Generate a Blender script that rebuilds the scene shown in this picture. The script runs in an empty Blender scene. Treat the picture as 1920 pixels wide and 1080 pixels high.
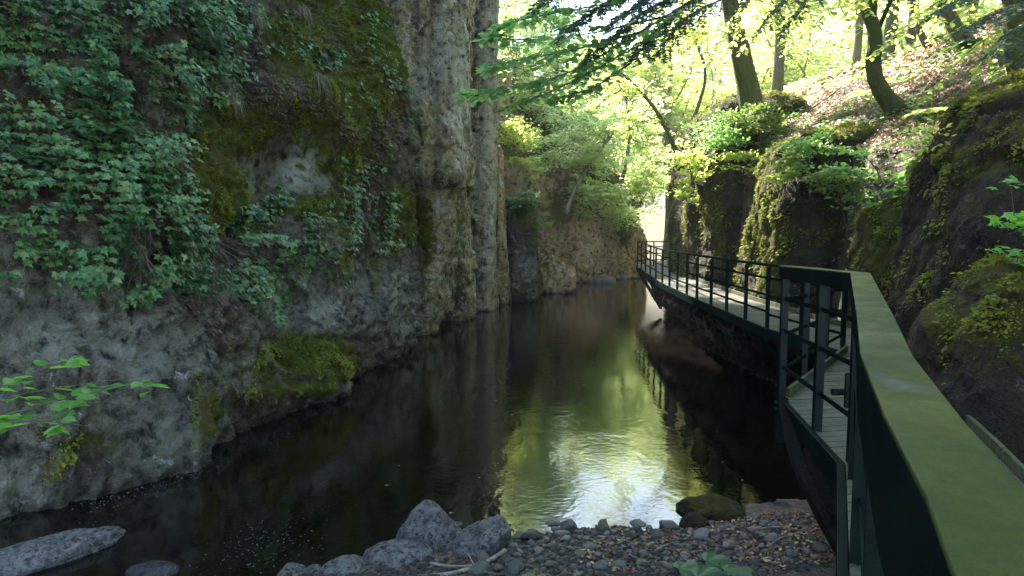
import bpy, bmesh, math, random
import numpy as np
from mathutils import Vector, Matrix

rng = np.random.default_rng(7)
random.seed(7)
SC = bpy.context.scene
COL = SC.collection
R = math.radians

# ---------------------------------------------------------------- camera, sky, sun, exposure
F, CX, CY = 1320.0, 960.0, 540.0            # focal length and centre in pixels of the 1920 wide photograph
EYE = np.array([0.0, 0.0, 3.0])              # water surface is z = 0
PITCH = math.atan(115 / F)
cam_d = bpy.data.cameras.new("camera"); cam = bpy.data.objects.new("camera", cam_d); COL.objects.link(cam)
cam_d.sensor_width = 36.0; cam_d.lens = 36.0 * F / 1920
cam_d.clip_start = 0.05; cam_d.clip_end = 2000
cam.location = EYE; cam.rotation_euler = (R(90) - PITCH, 0, 0)
SC.camera = cam

SUN_AZ, SUN_EL = R(-21), R(45)
w = bpy.data.worlds.new("World"); SC.world = w; w.use_nodes = True
nt = w.node_tree; nt.nodes.clear()
sky = nt.nodes.new("ShaderNodeTexSky"); sky.sky_type = 'NISHITA'; sky.sun_disc = False
sky.sun_elevation = SUN_EL; sky.sun_rotation = SUN_AZ; sky.air_density = 1.0; sky.dust_density = 1.0; sky.ozone_density = 1.0
bg = nt.nodes.new("ShaderNodeBackground"); bg.inputs[1].default_value = 0.15
wo = nt.nodes.new("ShaderNodeOutputWorld")
nt.links.new(sky.outputs[0], bg.inputs[0]); nt.links.new(bg.outputs[0], wo.inputs[0])
sl = bpy.data.lights.new("sun", 'SUN'); sl.energy = 5.0; sl.angle = R(0.5); sl.color = (1.0, 0.93, 0.82)
so = bpy.data.objects.new("sun", sl); COL.objects.link(so)
sd = Vector((math.sin(SUN_AZ) * math.cos(SUN_EL), math.cos(SUN_AZ) * math.cos(SUN_EL), math.sin(SUN_EL)))
so.rotation_euler = sd.to_track_quat('Z', 'Y').to_euler(); so.location = (0, 0, 40)
SC.view_settings.view_transform = 'Standard'; SC.view_settings.look = 'None'
SC.view_settings.exposure = 2.75; SC.view_settings.gamma = 1.0
SC.cycles.use_denoising = True
SC.cycles.max_bounces = 6; SC.cycles.diffuse_bounces = 4; SC.cycles.glossy_bounces = 3
SC.cycles.transmission_bounces = 4; SC.cycles.transparent_max_bounces = 8
SC.cycles.sample_clamp_indirect = 6.0
SC.render.use_persistent_data = False

CP, SP = math.cos(PITCH), math.sin(PITCH)
def ray(px, py):
    a = (px - CX) / F; b = (CY - py) / F
    return np.array([a, CP + b * SP, -SP + b * CP])
def at(px, py, y):                            # point on the pixel's ray at world depth y
    d = ray(px, py); return EYE + d * (y / d[1])
def atz(px, py, z):
    d = ray(px, py); return EYE + d * ((z - EYE[2]) / d[2])
def proj(P):
    q = P - EYE
    dep = q[..., 1] * CP - q[..., 2] * SP
    dep = np.where(dep < 0.05, 0.05, dep)
    return CX + F * q[..., 0] / dep, CY - F * (q[..., 1] * SP + q[..., 2] * CP) / dep

# ---------------------------------------------------------------- noise
_perm = np.random.default_rng(3).permutation(256); _perm = np.concatenate([_perm, _perm, _perm])
_g = np.random.default_rng(5).normal(size=(256, 3)); _g /= np.linalg.norm(_g, axis=1)[:, None]
def gn(P):
    P = np.asarray(P, float); I = np.floor(P).astype(np.int64); f = P - I; I &= 255
    u = f * f * f * (f * (f * 6 - 15) + 10)
    out = 0
    for dx in (0, 1):
        wx = u[..., 0] if dx else 1 - u[..., 0]
        for dy in (0, 1):
            wy = u[..., 1] if dy else 1 - u[..., 1]
            for dz in (0, 1):
                wz = u[..., 2] if dz else 1 - u[..., 2]
                h = _perm[_perm[_perm[(I[..., 0] + dx) & 255] + ((I[..., 1] + dy) & 255)] + ((I[..., 2] + dz) & 255)]
                g = _g[h]
                out = out + wx * wy * wz * (g[..., 0] * (f[..., 0] - dx) + g[..., 1] * (f[..., 1] - dy) + g[..., 2] * (f[..., 2] - dz))
    return out * 1.6
def fbm(P, freq=1.0, octv=4, gain=0.5, off=0.0):
    P = np.asarray(P, float) * freq + off; a = 1.0; o = 0
    for i in range(octv):
        o = o + a * gn(P + i * 17.3); P = P * 2.03; a *= gain
    return o
def ridged(P, freq=1.0, octv=4, off=0.0):
    P = np.asarray(P, float) * freq + off; a = 1.0; o = 0
    for i in range(octv):
        o = o + a * (1 - 2 * np.abs(gn(P + i * 11.1))); P = P * 2.1; a *= 0.5
    return o / 2
def facet(P, freq, off=0.0, jag=1.0):
    """blocky fracture relief: every cell of a 3-D Voronoi pattern is its own tilted plane"""
    P = np.asarray(P, float) * freq + off; P = P + .25 * np.stack([gn(P * 1.7), gn(P * 1.7 + 31), gn(P * 1.7 + 67)], -1)
    I = np.floor(P).astype(np.int64); best = np.full(P.shape[:-1], 1e9); out = np.zeros(P.shape[:-1])
    R0 = np.random.default_rng(9); tab = R0.random((256, 3)); gr = R0.normal(size=(256, 3)); bo = R0.random(256)
    for dx in (-1, 0, 1):
        for dy in (-1, 0, 1):
            for dz in (-1, 0, 1):
                c = I + [dx, dy, dz]; h = _perm[_perm[_perm[c[..., 0] & 255] + (c[..., 1] & 255)] + (c[..., 2] & 255)]
                v = P - (c + tab[h]); dd = (v * v).sum(-1); k = dd < best
                best = np.where(k, dd, best); out = np.where(k, (bo[h] - .5) + .45 * jag * (v * gr[h]).sum(-1), out)
    return out
def sm(a, b, x):
    t = np.clip((x - a) / (b - a), 0, 1); return t * t * (3 - 2 * t)
def inpoly(poly, x, y):
    n = len(poly); r = np.zeros(np.shape(x), bool)
    for i in range(n):
        x1, y1 = poly[i]; x2, y2 = poly[(i + 1) % n]
        c = (y1 > y) != (y2 > y)
        with np.errstate(divide='ignore', invalid='ignore'):
            xx = (x2 - x1) * (y - y1) / ((y2 - y1) if y2 != y1 else 1e-9) + x1
        r ^= c & (x < xx)
    return r

# ---------------------------------------------------------------- object helpers
def tag(o, label=None, cat=None, group=None, kind=None):
    if label: o['label'] = label
    if cat: o['category'] = cat
    if group: o['group'] = group
    if kind: o['kind'] = kind
    return o
def empty(name, loc, label, cat, group=None, rz=0):
    o = bpy.data.objects.new(name, None); COL.objects.link(o); o.location = tuple(float(v) for v in loc)
    o.rotation_euler = (0, 0, rz); o.empty_display_size = 0.2
    o['_base'] = 1; del o['_base']
    return tag(o, label, cat, group)
def make(name, V, Fc, mat, parent=None, attrs=None, smooth=True):
    """V (N,3); Fc: list of faces, or (M,k) array, or list of (M,k) arrays. V is in world space; a parent's place is taken off."""
    V = np.asarray(V, np.float64)
    if parent is not None:
        V = V - np.array(parent.matrix_basis.translation if parent.parent is None else (0, 0, 0))
    me = bpy.data.meshes.new(name)
    if isinstance(Fc, np.ndarray): Fc = [Fc]
    if len(Fc) and isinstance(Fc[0], np.ndarray):
        loops = np.concatenate([a.ravel() for a in Fc]); tot = np.concatenate([np.full(len(a), a.shape[1]) for a in Fc])
    else:
        loops = np.array([i for f in Fc for i in f]); tot = np.array([len(f) for f in Fc])
    me.vertices.add(len(V)); me.vertices.foreach_set("co", V.astype(np.float32).ravel())
    me.loops.add(len(loops)); me.loops.foreach_set("vertex_index", loops.astype(np.int32))
    me.polygons.add(len(tot)); st = np.concatenate([[0], np.cumsum(tot)[:-1]])
    me.polygons.foreach_set("loop_start", st.astype(np.int32)); me.polygons.foreach_set("loop_total", tot.astype(np.int32))
    me.polygons.foreach_set("use_smooth", np.full(len(tot), smooth))
    me.update(calc_edges=True); me.validate()
    if attrs:
        for k, a in attrs.items():
            at_ = me.attributes.new(k, 'FLOAT', 'POINT'); at_.data.foreach_set("value", np.asarray(a, np.float32))
    me.materials.append(mat)
    o = bpy.data.objects.new(name, me); COL.objects.link(o)
    if parent is not None: o.parent = parent
    return o
class MB:
    """collects boxes, bars, tubes into one mesh"""
    def __init__(s): s.V = []; s.F = []; s.n = 0
    def add(s, V, Fc):
        s.V.append(np.asarray(V, float)); s.F += [[i + s.n for i in f] for f in Fc]; s.n += len(V)
    def box(s, c, sx, sy, sz, rz=0, M=None):
        v = np.array([[x, y, z] for x in (-.5, .5) for y in (-.5, .5) for z in (-.5, .5)]) * [sx, sy, sz]
        if M is None:
            cc, ss = math.cos(rz), math.sin(rz); M = np.array([[cc, -ss, 0], [ss, cc, 0], [0, 0, 1]])
        s.add(v @ np.asarray(M).T + c, [[0, 1, 3, 2], [4, 6, 7, 5], [0, 4, 5, 1], [2, 3, 7, 6], [0, 2, 6, 4], [1, 5, 7, 3]])
    def bar(s, a, b, wd, ht, up=(0, 0, 1)):
        a = np.array(a, float); b = np.array(b, float); d = b - a; L = np.linalg.norm(d); d /= L
        u = np.array(up, float); x = np.cross(d, u)
        if np.linalg.norm(x) < 1e-4: x = np.cross(d, (1, 0, 0))
        x /= np.linalg.norm(x); u = np.cross(x, d)
        s.box((a + b) / 2, wd, L, ht, M=np.stack([x, d, u], axis=1))
    def tube(s, P, r, n=6):
        V, Fc = tube(P, r, n); s.add(V, Fc)
    def build(s, name, mat, parent=None, smooth=False, bevel=0):
        o = make(name, np.concatenate(s.V), s.F, mat, parent, smooth=smooth)
        if bevel:
            m = o.modifiers.new("bevel", 'BEVEL'); m.width = bevel; m.segments = 2; m.limit_method = 'ANGLE'
        return o
def tube(P, r, n=6):
    P = np.asarray(P, float); r = np.broadcast_to(np.asarray(r, float), (len(P),))
    T = np.gradient(P, axis=0); T /= np.linalg.norm(T, axis=1)[:, None] + 1e-9
    ref = np.array([0.13, 0.31, 1.0]) if abs(T[0][2]) < .8 else np.array([1.0, .2, .1])
    X = np.cross(T, ref); X /= np.linalg.norm(X, axis=1)[:, None] + 1e-9; Y = np.cross(T, X)
    a = np.linspace(0, 2 * np.pi, n, endpoint=False)
    V = (P[:, None] + r[:, None, None] * (np.cos(a)[None, :, None] * X[:, None] + np.sin(a)[None, :, None] * Y[:, None])).reshape(-1, 3)
    Fc = [[i * n + j, i * n + (j + 1) % n, (i + 1) * n + (j + 1) % n, (i + 1) * n + j] for i in range(len(P) - 1) for j in range(n)]
    Fc.append(list(range(n))[::-1]); Fc.append([(len(P) - 1) * n + j for j in range(n)])
    return V, Fc
def curve(ctrl, n=24):
    """smooth interpolation through control points (Catmull-Rom)"""
    C = np.asarray(ctrl, float); C = np.vstack([2 * C[0] - C[1], C, 2 * C[-1] - C[-2]])
    out = []; m = len(C) - 3
    for t in np.linspace(0, m - 1e-6, n):
        i = int(t); u = t - i; p0, p1, p2, p3 = C[i:i + 4]
        out.append(0.5 * ((2 * p1) + (-p0 + p2) * u + (2 * p0 - 5 * p1 + 4 * p2 - p3) * u * u + (-p0 + 3 * p1 - 3 * p2 + p3) * u ** 3))
    return np.array(out)
def grid_faces(nu, nv):
    i = np.arange(nu - 1)[:, None] * nv + np.arange(nv - 1)[None, :]
    return np.stack([i, i + nv, i + nv + 1, i + 1], -1).reshape(-1, 4)

# ---------------------------------------------------------------- materials
class N:
    def __init__(s, name):
        s.m = bpy.data.materials.new(name); s.m.use_nodes = True; s.t = s.m.node_tree; s.t.nodes.clear()
        s.out = s.t.nodes.new("ShaderNodeOutputMaterial")
        s.tc = s.t.nodes.new("ShaderNodeTexCoord").outputs['Object']
    def link(s, a, b): s.t.links.new(a, b)
    def new(s, ty, ins=None, **kw):
        n = s.t.nodes.new(ty)
        for k, v in kw.items(): setattr(n, k, v)
        for k, v in (ins or {}).items():
            if isinstance(v, bpy.types.NodeSocket): s.link(v, n.inputs[k])
            else: n.inputs[k].default_value = v
        return n
    def noise(s, scale, detail=5, rough=.55, vec=None, dist=0):
        return s.new("ShaderNodeTexNoise", {'Vector': vec or s.tc, 'Scale': scale, 'Detail': detail, 'Roughness': rough, 'Distortion': dist}).outputs[0]
    def map(s, scale, loc=(0, 0, 0)):
        return s.new("ShaderNodeMapping", {'Vector': s.tc, 'Scale': scale, 'Location': loc}).outputs[0]
    def ramp(s, fac, stops):
        n = s.new("ShaderNodeValToRGB", {'Fac': fac}); cr = n.color_ramp
        while len(cr.elements) < len(stops): cr.elements.new(0.5)
        for e, (p, c) in zip(cr.elements, stops):
            e.position = p; e.color = (c, c, c, 1) if isinstance(c, (int, float)) else (*c, 1)
        return n.outputs[0]
    def mix(s, fac, a, b, mode='MIX'):
        n = s.t.nodes.new("ShaderNodeMix"); n.data_type = 'RGBA'; n.blend_type = mode
        for sock, v in ((n.inputs[0], fac), (n.inputs[6], a), (n.inputs[7], b)):
            if isinstance(v, bpy.types.NodeSocket): s.link(v, sock)
            elif isinstance(v, (int, float)): sock.default_value = v
            else: sock.default_value = (*v, 1)
        return n.outputs[2]
    def math(s, op, a, b=0.0, c=0.0, clamp=False):
        n = s.t.nodes.new("ShaderNodeMath"); n.operation = op; n.use_clamp = clamp
        for i, v in enumerate((a, b, c)):
            if isinstance(v, bpy.types.NodeSocket): s.link(v, n.inputs[i])
            else: n.inputs[i].default_value = v
        return n.outputs[0]
    def attr(s, name): return s.new("ShaderNodeAttribute", attribute_name=name).outputs['Fac']
    def bump(s, h, dist, strength=1.0, normal=None):
        n = s.new("ShaderNodeBump", {'Height': h, 'Distance': dist, 'Strength': strength})
        if normal is not None: s.link(normal, n.inputs['Normal'])
        return n.outputs[0]
    def pbsdf(s, col, rough=.8, normal=None, **kw):
        ins = {'Roughness': rough}
        if isinstance(col, bpy.types.NodeSocket): ins['Base Color'] = col
        else: ins['Base Color'] = (*col, 1)
        ins.update(kw)
        n = s.new("ShaderNodeBsdfPrincipled", ins)
        if normal is not None: s.link(normal, n.inputs['Normal'])
        return n.outputs[0]
    def done(s, sh): s.link(sh, s.out.inputs[0]); return s.m

def rock_mat(name, c1, c2, lichen=(.42, .42, .38), lich=.58, dark=(.035, .03, .025), moss1=(.05, .07, .010), moss2=(.16, .16, .02), streak=.5, mossbias=0.0, scale=1.0, wet=True, spec=.15, pits=0):
    n = N(name)
    big = n.noise(.9 * scale, 7, .62); mid = n.noise(5 * scale, 6, .65); fine = n.noise(26 * scale, 5, .7)
    base = n.mix(n.ramp(big, [(.36, 0), (.64, 1)]), c1, c2)
    base = n.mix(n.ramp(mid, [(.35, 1), (.55, 0)]), base, dark)
    base = n.mix(n.ramp(fine, [(.38, .6), (.46, 0)]), base, dark)
    base = n.mix(n.ramp(n.noise(60 * scale, 3, .6), [(.58, 0), (.68, .3)]), base, lichen)
    st = n.noise(1.0, 6, .6, vec=n.map((2.6 * scale, 2.6 * scale, .33 * scale)), dist=.4)
    base = n.mix(n.math('MULTIPLY', n.ramp(st, [(.50, 0), (.62, 1)]), streak), base, dark)
    li = n.math('MULTIPLY', n.ramp(n.noise(3.2 * scale, 8, .72, dist=.6), [(lich, 0), (lich + .05, 1)]), n.ramp(n.noise(22 * scale, 4, .7), [(.40, 0), (.52, 1)]))
    base = n.mix(li, base, lichen)
    base = n.mix(n.math('MULTIPLY', n.attr('earth_shade'), n.ramp(mid, [(.3, 1), (.62, .35)])), base, n.mix(n.ramp(fine, [(.35, 0), (.65, 1)]), (.022, .014, .008), (.11, .066, .032)))  # brown soil, darkened to paint shade into ivy gaps and the recess
    if pits: base = n.mix(n.ramp(n.noise(pits, 4, .6, dist=.4), [(.57, 0), (.62, .9)]), base, (.03, .03, .03))
    pat = n.attr("pale")
    base = n.mix(n.math('MULTIPLY', pat, n.ramp(mid, [(.36, .0), (.5, 1)])), base, lichen)
    # moss grows where the attribute says and frays by noise
    mo = n.math('ADD', n.attr("moss"), n.math('MULTIPLY', n.math('SUBTRACT', n.noise(4 * scale, 7, .7), .5), 1.5))
    mo = n.ramp(n.math('ADD', mo, mossbias), [(.36, 0), (.56, 1)])
    mcol = n.mix(n.ramp(n.noise(9 * scale, 6, .7), [(.35, 0), (.65, 1)]), moss1, moss2)
    mcol = n.mix(n.ramp(n.noise(2.1 * scale, 4), [(.52, 0), (.62, .7)]), mcol, (.11, .075, .025))
    col = n.mix(mo, base, mcol)
    if wet:
        z = n.new("ShaderNodeSeparateXYZ", {0: n.new("ShaderNodeNewGeometry").outputs['Position']}).outputs[2]
        zz = n.math('ADD', z, n.math('MULTIPLY', mid, .22))
        wl = n.ramp(zz, [(.10, 1), (.28, 0)])
        col = n.mix(n.math('MULTIPLY', wl, .8), col, (.022, .018, .012))
        line = n.ramp(zz, [(.10, 0), (.115, .8), (.135, .8), (.15, 0)])
        col = n.mix(n.math('MULTIPLY', line, n.ramp(mid, [(.45, 0), (.6, .7)])), col, (.22, .2, .14))
    vor = n.new("ShaderNodeTexVoronoi", {'Vector': n.tc, 'Scale': 14 * scale}, feature='DISTANCE_TO_EDGE').outputs[0]
    h = n.math('ADD', n.math('MULTIPLY', mid, 1.6), n.math('ADD', n.math('MULTIPLY', fine, .7), n.math('MULTIPLY', n.ramp(vor, [(0, 0), (.08, 1)]), .12)))
    h = n.math('ADD', h, n.math('MULTIPLY', n.math('MULTIPLY', mo, n.noise(45 * scale, 4, .8)), .9))
    return n.done(n.pbsdf(col, n.math('SUBTRACT', .82, n.math('MULTIPLY', n.math('SUBTRACT', 1.0, mo), .12)), n.bump(h, .10, 1.0), **{'Specular IOR Level': .5 if spec is None else spec}))

M = {}
M['cliff'] = rock_mat("cliff_rock", (.13, .112, .082), (.27, .24, .18), lichen=(.40, .40, .36))
M['basalt'] = rock_mat("basalt_rock", (.27, .20, .08), (.44, .35, .17), lichen=(.52, .48, .38), lich=.52, streak=.75)
M['darkbasalt'] = rock_mat("dark_basalt_rock", (.06, .045, .03), (.13, .105, .08), lichen=(.32, .30, .26), lich=.55)
M['black'] = rock_mat("shade_black_rock", (.006, .005, .004), (.014, .012, .009), lichen=(.03, .03, .02), lich=.7, dark=(.004, .003, .003), moss1=(.006, .009, .002), moss2=(.015, .018, .003), spec=.03)  # near-black colour puts the shade under the deck into the rock
M['brown'] = rock_mat("brown_rock", (.46, .28, .12), (.58, .42, .22), lichen=(.55, .48, .40), lich=.53, streak=.6, moss2=(.16, .17, .03))
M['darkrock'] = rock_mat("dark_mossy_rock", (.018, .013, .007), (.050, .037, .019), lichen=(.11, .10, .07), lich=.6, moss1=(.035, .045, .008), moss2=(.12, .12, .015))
M['stone'] = rock_mat("river_stone", (.24, .24, .25), (.36, .36, .37), lichen=(.46, .46, .47), lich=.6, dark=(.03, .03, .03), streak=.12, scale=3, wet=False, spec=.4, pits=17)
M['wetstone'] = rock_mat("wet_river_stone", (.09, .09, .10), (.15, .15, .16), lichen=(.25, .25, .25), dark=(.03, .03, .03), streak=.2, scale=3, wet=False)

def pebble_mat():
    n = N("pebble"); r = n.new("ShaderNodeObjectInfo").outputs['Random']
    c = n.ramp(r, [(0, (.05, .048, .045)), (.3, (.11, .108, .105)), (.5, (.10, .075, .05)), (.75, (.22, .21, .20)), (1, (.17, .12, .075))])
    c = n.mix(n.ramp(n.noise(30, 5), [(.4, .5), (.6, 0)]), c, (.05, .05, .05))
    return n.done(n.pbsdf(c, .7, n.bump(n.noise(60, 5, .7), .01, .6)))
M['pebble'] = pebble_mat()
def gravel_mat():
    n = N("gravel_ground")
    v = n.new("ShaderNodeTexVoronoi", {'Vector': n.tc, 'Scale': 34, 'Randomness': 1.0})
    c = n.mix(.75, n.ramp(n.noise(14, 4), [(.35, (.04, .027, .016)), (.65, (.10, .072, .045))]), n.new("ShaderNodeRGBToBW", {0: v.outputs['Color']}).outputs[0], 'SOFT_LIGHT')
    c = n.mix(n.ramp(n.noise(1.3, 4), [(.5, 0), (.65, .8)]), c, (.06, .048, .035))
    h = n.math('SUBTRACT', 1.0, v.outputs['Distance'])
    return n.done(n.pbsdf(c, .85, n.bump(h, .02, .7)))
M['gravel'] = gravel_mat()
def soil_mat(name="hill_soil"):
    n = N(name)
    c = n.ramp(n.noise(3, 8, .7), [(.3, (.03, .02, .012)), (.5, (.07, .045, .025)), (.7, (.15, .10, .06))])
    c = n.mix(n.ramp(n.noise(.7, 5, .6), [(.5, 0), (.6, .8)]), c, (.07, .09, .015))
    c = n.mix(n.math('MULTIPLY', n.attr("moss"), .9), c, (.06, .08, .012))
    return n.done(n.pbsdf(c, .8, n.bump(n.noise(14, 6, .75), .12, .9)))
M['soil'] = soil_mat()

def leaf_mat(name, c1, c2, trans=.5, tcol=None, rough=.45, c3=None, p3=.85, spec=.5):
    n = N(name); v = n.attr("var")
    col = n.ramp(v, [(0, c1), (.75, c2)] + ([(p3, c3)] if c3 else []))
    tc_ = n.ramp(v, [(0, tcol or tuple(min(1, x * 2.0) for x in c1)), (.8, tuple(x * 1.25 for x in (tcol or c2)))])
    p = n.pbsdf(col, rough, None, **{'Specular IOR Level': spec})
    t = n.new("ShaderNodeBsdfTranslucent", {'Color': tc_}).outputs[0]
    m = n.new("ShaderNodeMixShader", {0: trans, 1: p, 2: t}).outputs[0]
    return n.done(m)
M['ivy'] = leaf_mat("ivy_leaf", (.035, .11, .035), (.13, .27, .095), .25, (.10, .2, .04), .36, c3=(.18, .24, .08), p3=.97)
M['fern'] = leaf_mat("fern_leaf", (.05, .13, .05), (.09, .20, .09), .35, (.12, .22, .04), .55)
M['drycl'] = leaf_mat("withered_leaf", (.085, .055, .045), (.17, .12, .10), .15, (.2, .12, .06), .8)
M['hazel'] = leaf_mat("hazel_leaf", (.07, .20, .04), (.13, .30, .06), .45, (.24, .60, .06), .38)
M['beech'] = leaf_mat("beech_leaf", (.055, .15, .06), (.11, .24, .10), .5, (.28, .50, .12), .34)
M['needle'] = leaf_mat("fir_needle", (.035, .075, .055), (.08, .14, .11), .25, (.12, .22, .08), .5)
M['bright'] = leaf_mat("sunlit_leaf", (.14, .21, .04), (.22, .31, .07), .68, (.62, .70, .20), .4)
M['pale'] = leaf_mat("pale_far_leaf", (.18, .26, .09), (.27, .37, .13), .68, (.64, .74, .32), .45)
M['litter'] = leaf_mat("fallen_leaf", (.11, .045, .015), (.30, .145, .055), .2, (.28, .12, .03), .5, c3=(.45, .36, .10), p3=.93, spec=.8)
M['grass'] = leaf_mat("grass_blade", (.06, .11, .02), (.14, .18, .05), .35, (.2, .3, .05), .5)
M['moss'] = leaf_mat("moss_blade", (.04, .065, .009), (.19, .21, .022), .28, (.26, .30, .03), .8, c3=(.12, .08, .03), p3=.97, spec=.2)
M['straw'] = leaf_mat("dry_grass_blade", (.16, .13, .08), (.28, .23, .15), .2, None, .7)

def bark_mat(name, c1, c2, mossy=.5, moss=(.08, .10, .015)):
    n = N(name)
    v = n.map((9, 9, 1.6)); a = n.noise(1, 6, .65, vec=v)
    c = n.mix(n.ramp(a, [(.35, 0), (.6, 1)]), c1, c2)
    c = n.mix(n.ramp(n.noise(2.2, 6, .65), [(.62 - mossy * .3, 0), (.70 - mossy * .3, .9)]), c, moss)
    return n.done(n.pbsdf(c, .9, n.bump(n.math('ADD', a, n.noise(30, 4)), .04, .9)))
M['bark'] = bark_mat("mossy_bark", (.05, .04, .03), (.14, .12, .09), .5)
M['barkm'] = bark_mat("very_mossy_bark", (.04, .03, .02), (.11, .09, .06), .8, (.06, .07, .010))
M['twig'] = bark_mat("twig_bark", (.06, .045, .035), (.15, .12, .10), 0)
M['dry'] = bark_mat("driftwood_bark", (.15, .12, .10), (.32, .27, .23), 0)

def metal_mat():
    n = N("green_painted_steel")
    c = n.mix(n.ramp(n.noise(3, 6, .6), [(.4, 0), (.65, 1)]), (.002, .007, .006), (.005, .013, .010))
    c = n.mix(n.ramp(n.noise(40, 5, .7), [(.64, 0), (.7, .45)]), c, (.03, .03, .02))
    nm = n.bump(n.noise(90, 4), .002, .5)
    di = n.new("ShaderNodeBsdfDiffuse", {'Color': c, 'Normal': nm}).outputs[0]; gl = n.new("ShaderNodeBsdfGlossy", {'Roughness': .35, 'Normal': nm}).outputs[0]
    return n.done(n.new("ShaderNodeMixShader", {0: .018, 1: di, 2: gl}).outputs[0])
M['steel'] = metal_mat()
def toprail_mat():
    n = N("worn_green_handrail_paint")
    a = n.noise(1.6, 6, .6, dist=.5); b = n.noise(7, 6, .7, dist=.8); f = n.noise(70, 5, .75)
    c = n.mix(n.ramp(a, [(.42, 0), (.58, 1)]), (.005, .030, .002), (.045, .055, .007))
    c = n.mix(n.ramp(b, [(.54, 0), (.62, .55)]), c, (.05, .045, .015))
    c = n.mix(n.ramp(f, [(.55, 0), (.62, .7)]), c, (.02, .03, .01))
    c = n.mix(n.ramp(n.noise(24, 5, .75), [(.62, 0), (.66, .7)]), c, (.04, .03, .015))
    c = n.mix(n.ramp(n.noise(3.1, 5, .6, dist=1.0), [(.58, 0), (.66, .5)]), c, (.07, .055, .022))
    c = n.mix(n.ramp(n.noise(2.1, 3), [(.60, 0), (.64, .5)]), c, (.07, .08, .09))
    return n.done(n.pbsdf(c, n.ramp(b, [(.3, .42), (.7, .68)]), n.bump(f, .003, .8), **{'IOR': 1.4, 'Specular IOR Level': .15}))
M['toprail'] = toprail_mat()
def plank_mat():
    n = N("weathered_planks")
    isl = n.new("ShaderNodeNewGeometry").outputs['Random Per Island']
    c = n.ramp(isl, [(0, (.03, .032, .023)), (.5, (.045, .047, .034)), (1, (.065, .065, .048))])
    c = n.mix(n.ramp(n.noise(5, 6, .7), [(.45, 0), (.65, .6)]), c, (.09, .11, .05))
    c = n.mix(n.ramp(n.noise(60, 5, .7), [(.5, 0), (.7, .6)]), c, (.06, .05, .04))
    return n.done(n.pbsdf(c, .8, n.bump(n.noise(50, 5, .7), .01, .7)))
M['plank'] = plank_mat()
M['mossyboard'] = bark_mat("mossy_board", (.03, .03, .02), (.07, .07, .045), .6, (.04, .06, .012))
def water_mat():
    n = N("river_water")
    v1 = n.map((1.0, .55, 1)); v2 = n.map((1.0, 1.5, 1.0), (3, 1, 0))
    h = n.math('ADD', n.math('MULTIPLY', n.noise(2.2, 3, .5, vec=v1, dist=.8), .9), n.math('MULTIPLY', n.noise(9, 3, .55, vec=v2, dist=.5), .22))
    calm = n.ramp(n.noise(.35, 3, .5, vec=n.map((1, .6, 1), (4, 2, 0))), [(.35, .35), (.65, 1.0)])
    nm = n.bump(n.math('MULTIPLY', h, calm), .05, .22)
    mud = n.ramp(n.noise(.6, 5, .6), [(.35, (.0015, .0013, .0009)), (.65, (.0045, .0035, .002))])
    return n.done(n.pbsdf(mud, .035, nm, **{'IOR': 1.45, 'Specular IOR Level': .9}))
M['water'] = water_mat()
def plain(name, c, rough=.7, **kw):
    n = N(name); return n.done(n.pbsdf(n.mix(n.ramp(n.noise(20, 4), [(.4, 0), (.6, .35)]), c, tuple(x * .6 for x in c)), rough, None, **kw))
M['foam'] = plain("foam", (.22, .24, .26), .6)

# ================================================================ LEAVES
def tri_fan(K): return [[0, i, i + 1] for i in range(1, K - 1)]
T_OV = (np.array([(0, 0, 0), (.28, .26, .04), (.62, .27, .03), (1, 0, -.08), (.62, -.27, .03), (.28, -.26, .04)]), [[0, 1, 2, 3], [0, 3, 4, 5]])
T_DI = (np.array([(0, 0, 0), (.5, .32, .05), (1, 0, 0), (.5, -.32, .05)]), [[0, 1, 2, 3]])
T_IVY = (np.array([(0, 0, 0), (-.12, .36, -.03), (.22, .34, .03), (.42, .55, -.05), (.52, .22, .03), (1, 0, -.1), (.52, -.22, .03), (.42, -.55, -.05), (.22, -.34, .03), (-.12, -.36, -.03)]), [[0, 1, 2], [0, 2, 3, 4], [0, 4, 5], [0, 5, 6], [0, 6, 7, 8], [0, 8, 9]])
T_HAZ = (np.array([(0, 0, 0), (.08, .24, .03), (.30, .36, .05), (.55, .36, .04), (.76, .22, .02), (.86, .08, -.02), (1.05, 0, -.08), (.86, -.08, -.02), (.76, -.22, .02), (.55, -.36, .04), (.30, -.36, .05), (.08, -.24, .03)]), [[0, 1, 2, 3, 4, 5, 6], [0, 6, 7, 8, 9, 10, 11]])
T_NEE = (np.array([(0, -.03, 0), (1, 0, 0), (0, .03, 0)]), [[0, 1, 2]])
def leaf_geo(pos, d, nrm, size, T, width=1.0):
    V0, F0 = T; n = len(pos)
    d = d / (np.linalg.norm(d, axis=1)[:, None] + 1e-9); s = np.cross(nrm, d); s /= np.linalg.norm(s, axis=1)[:, None] + 1e-9; u = np.cross(d, s)
    V = pos[:, None] + size[:, None, None] * (V0[None, :, 0:1] * d[:, None] + V0[None, :, 1:2] * width * s[:, None] + V0[None, :, 2:3] * u[:, None])
    K = len(V0); base = np.arange(n)[:, None] * K; byk = {}
    for f in F0: byk.setdefault(len(f), []).append(f)
    Fs = [(base[:, None, :] + np.array(fs)[None]).reshape(-1, k) for k, fs in byk.items()]
    return V.reshape(-1, 3), Fs, K
def leaves(name, pos, d, nrm, size, T, mat, parent=None, width=1.0, var=None):
    pos = np.asarray(pos, float); n = len(pos)
    V, Fs, K = leaf_geo(pos, d, nrm, size, T, width)
    if var is None: var = np.clip(.45 + .55 * fbm(pos, 1.9 if n > 50 else .5, 2, off=77) + .28 * rng.normal(size=n), 0, 1)
    return make(name, V, Fs, mat, parent, {"var": np.repeat(var, K)}, smooth=False)
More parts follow.
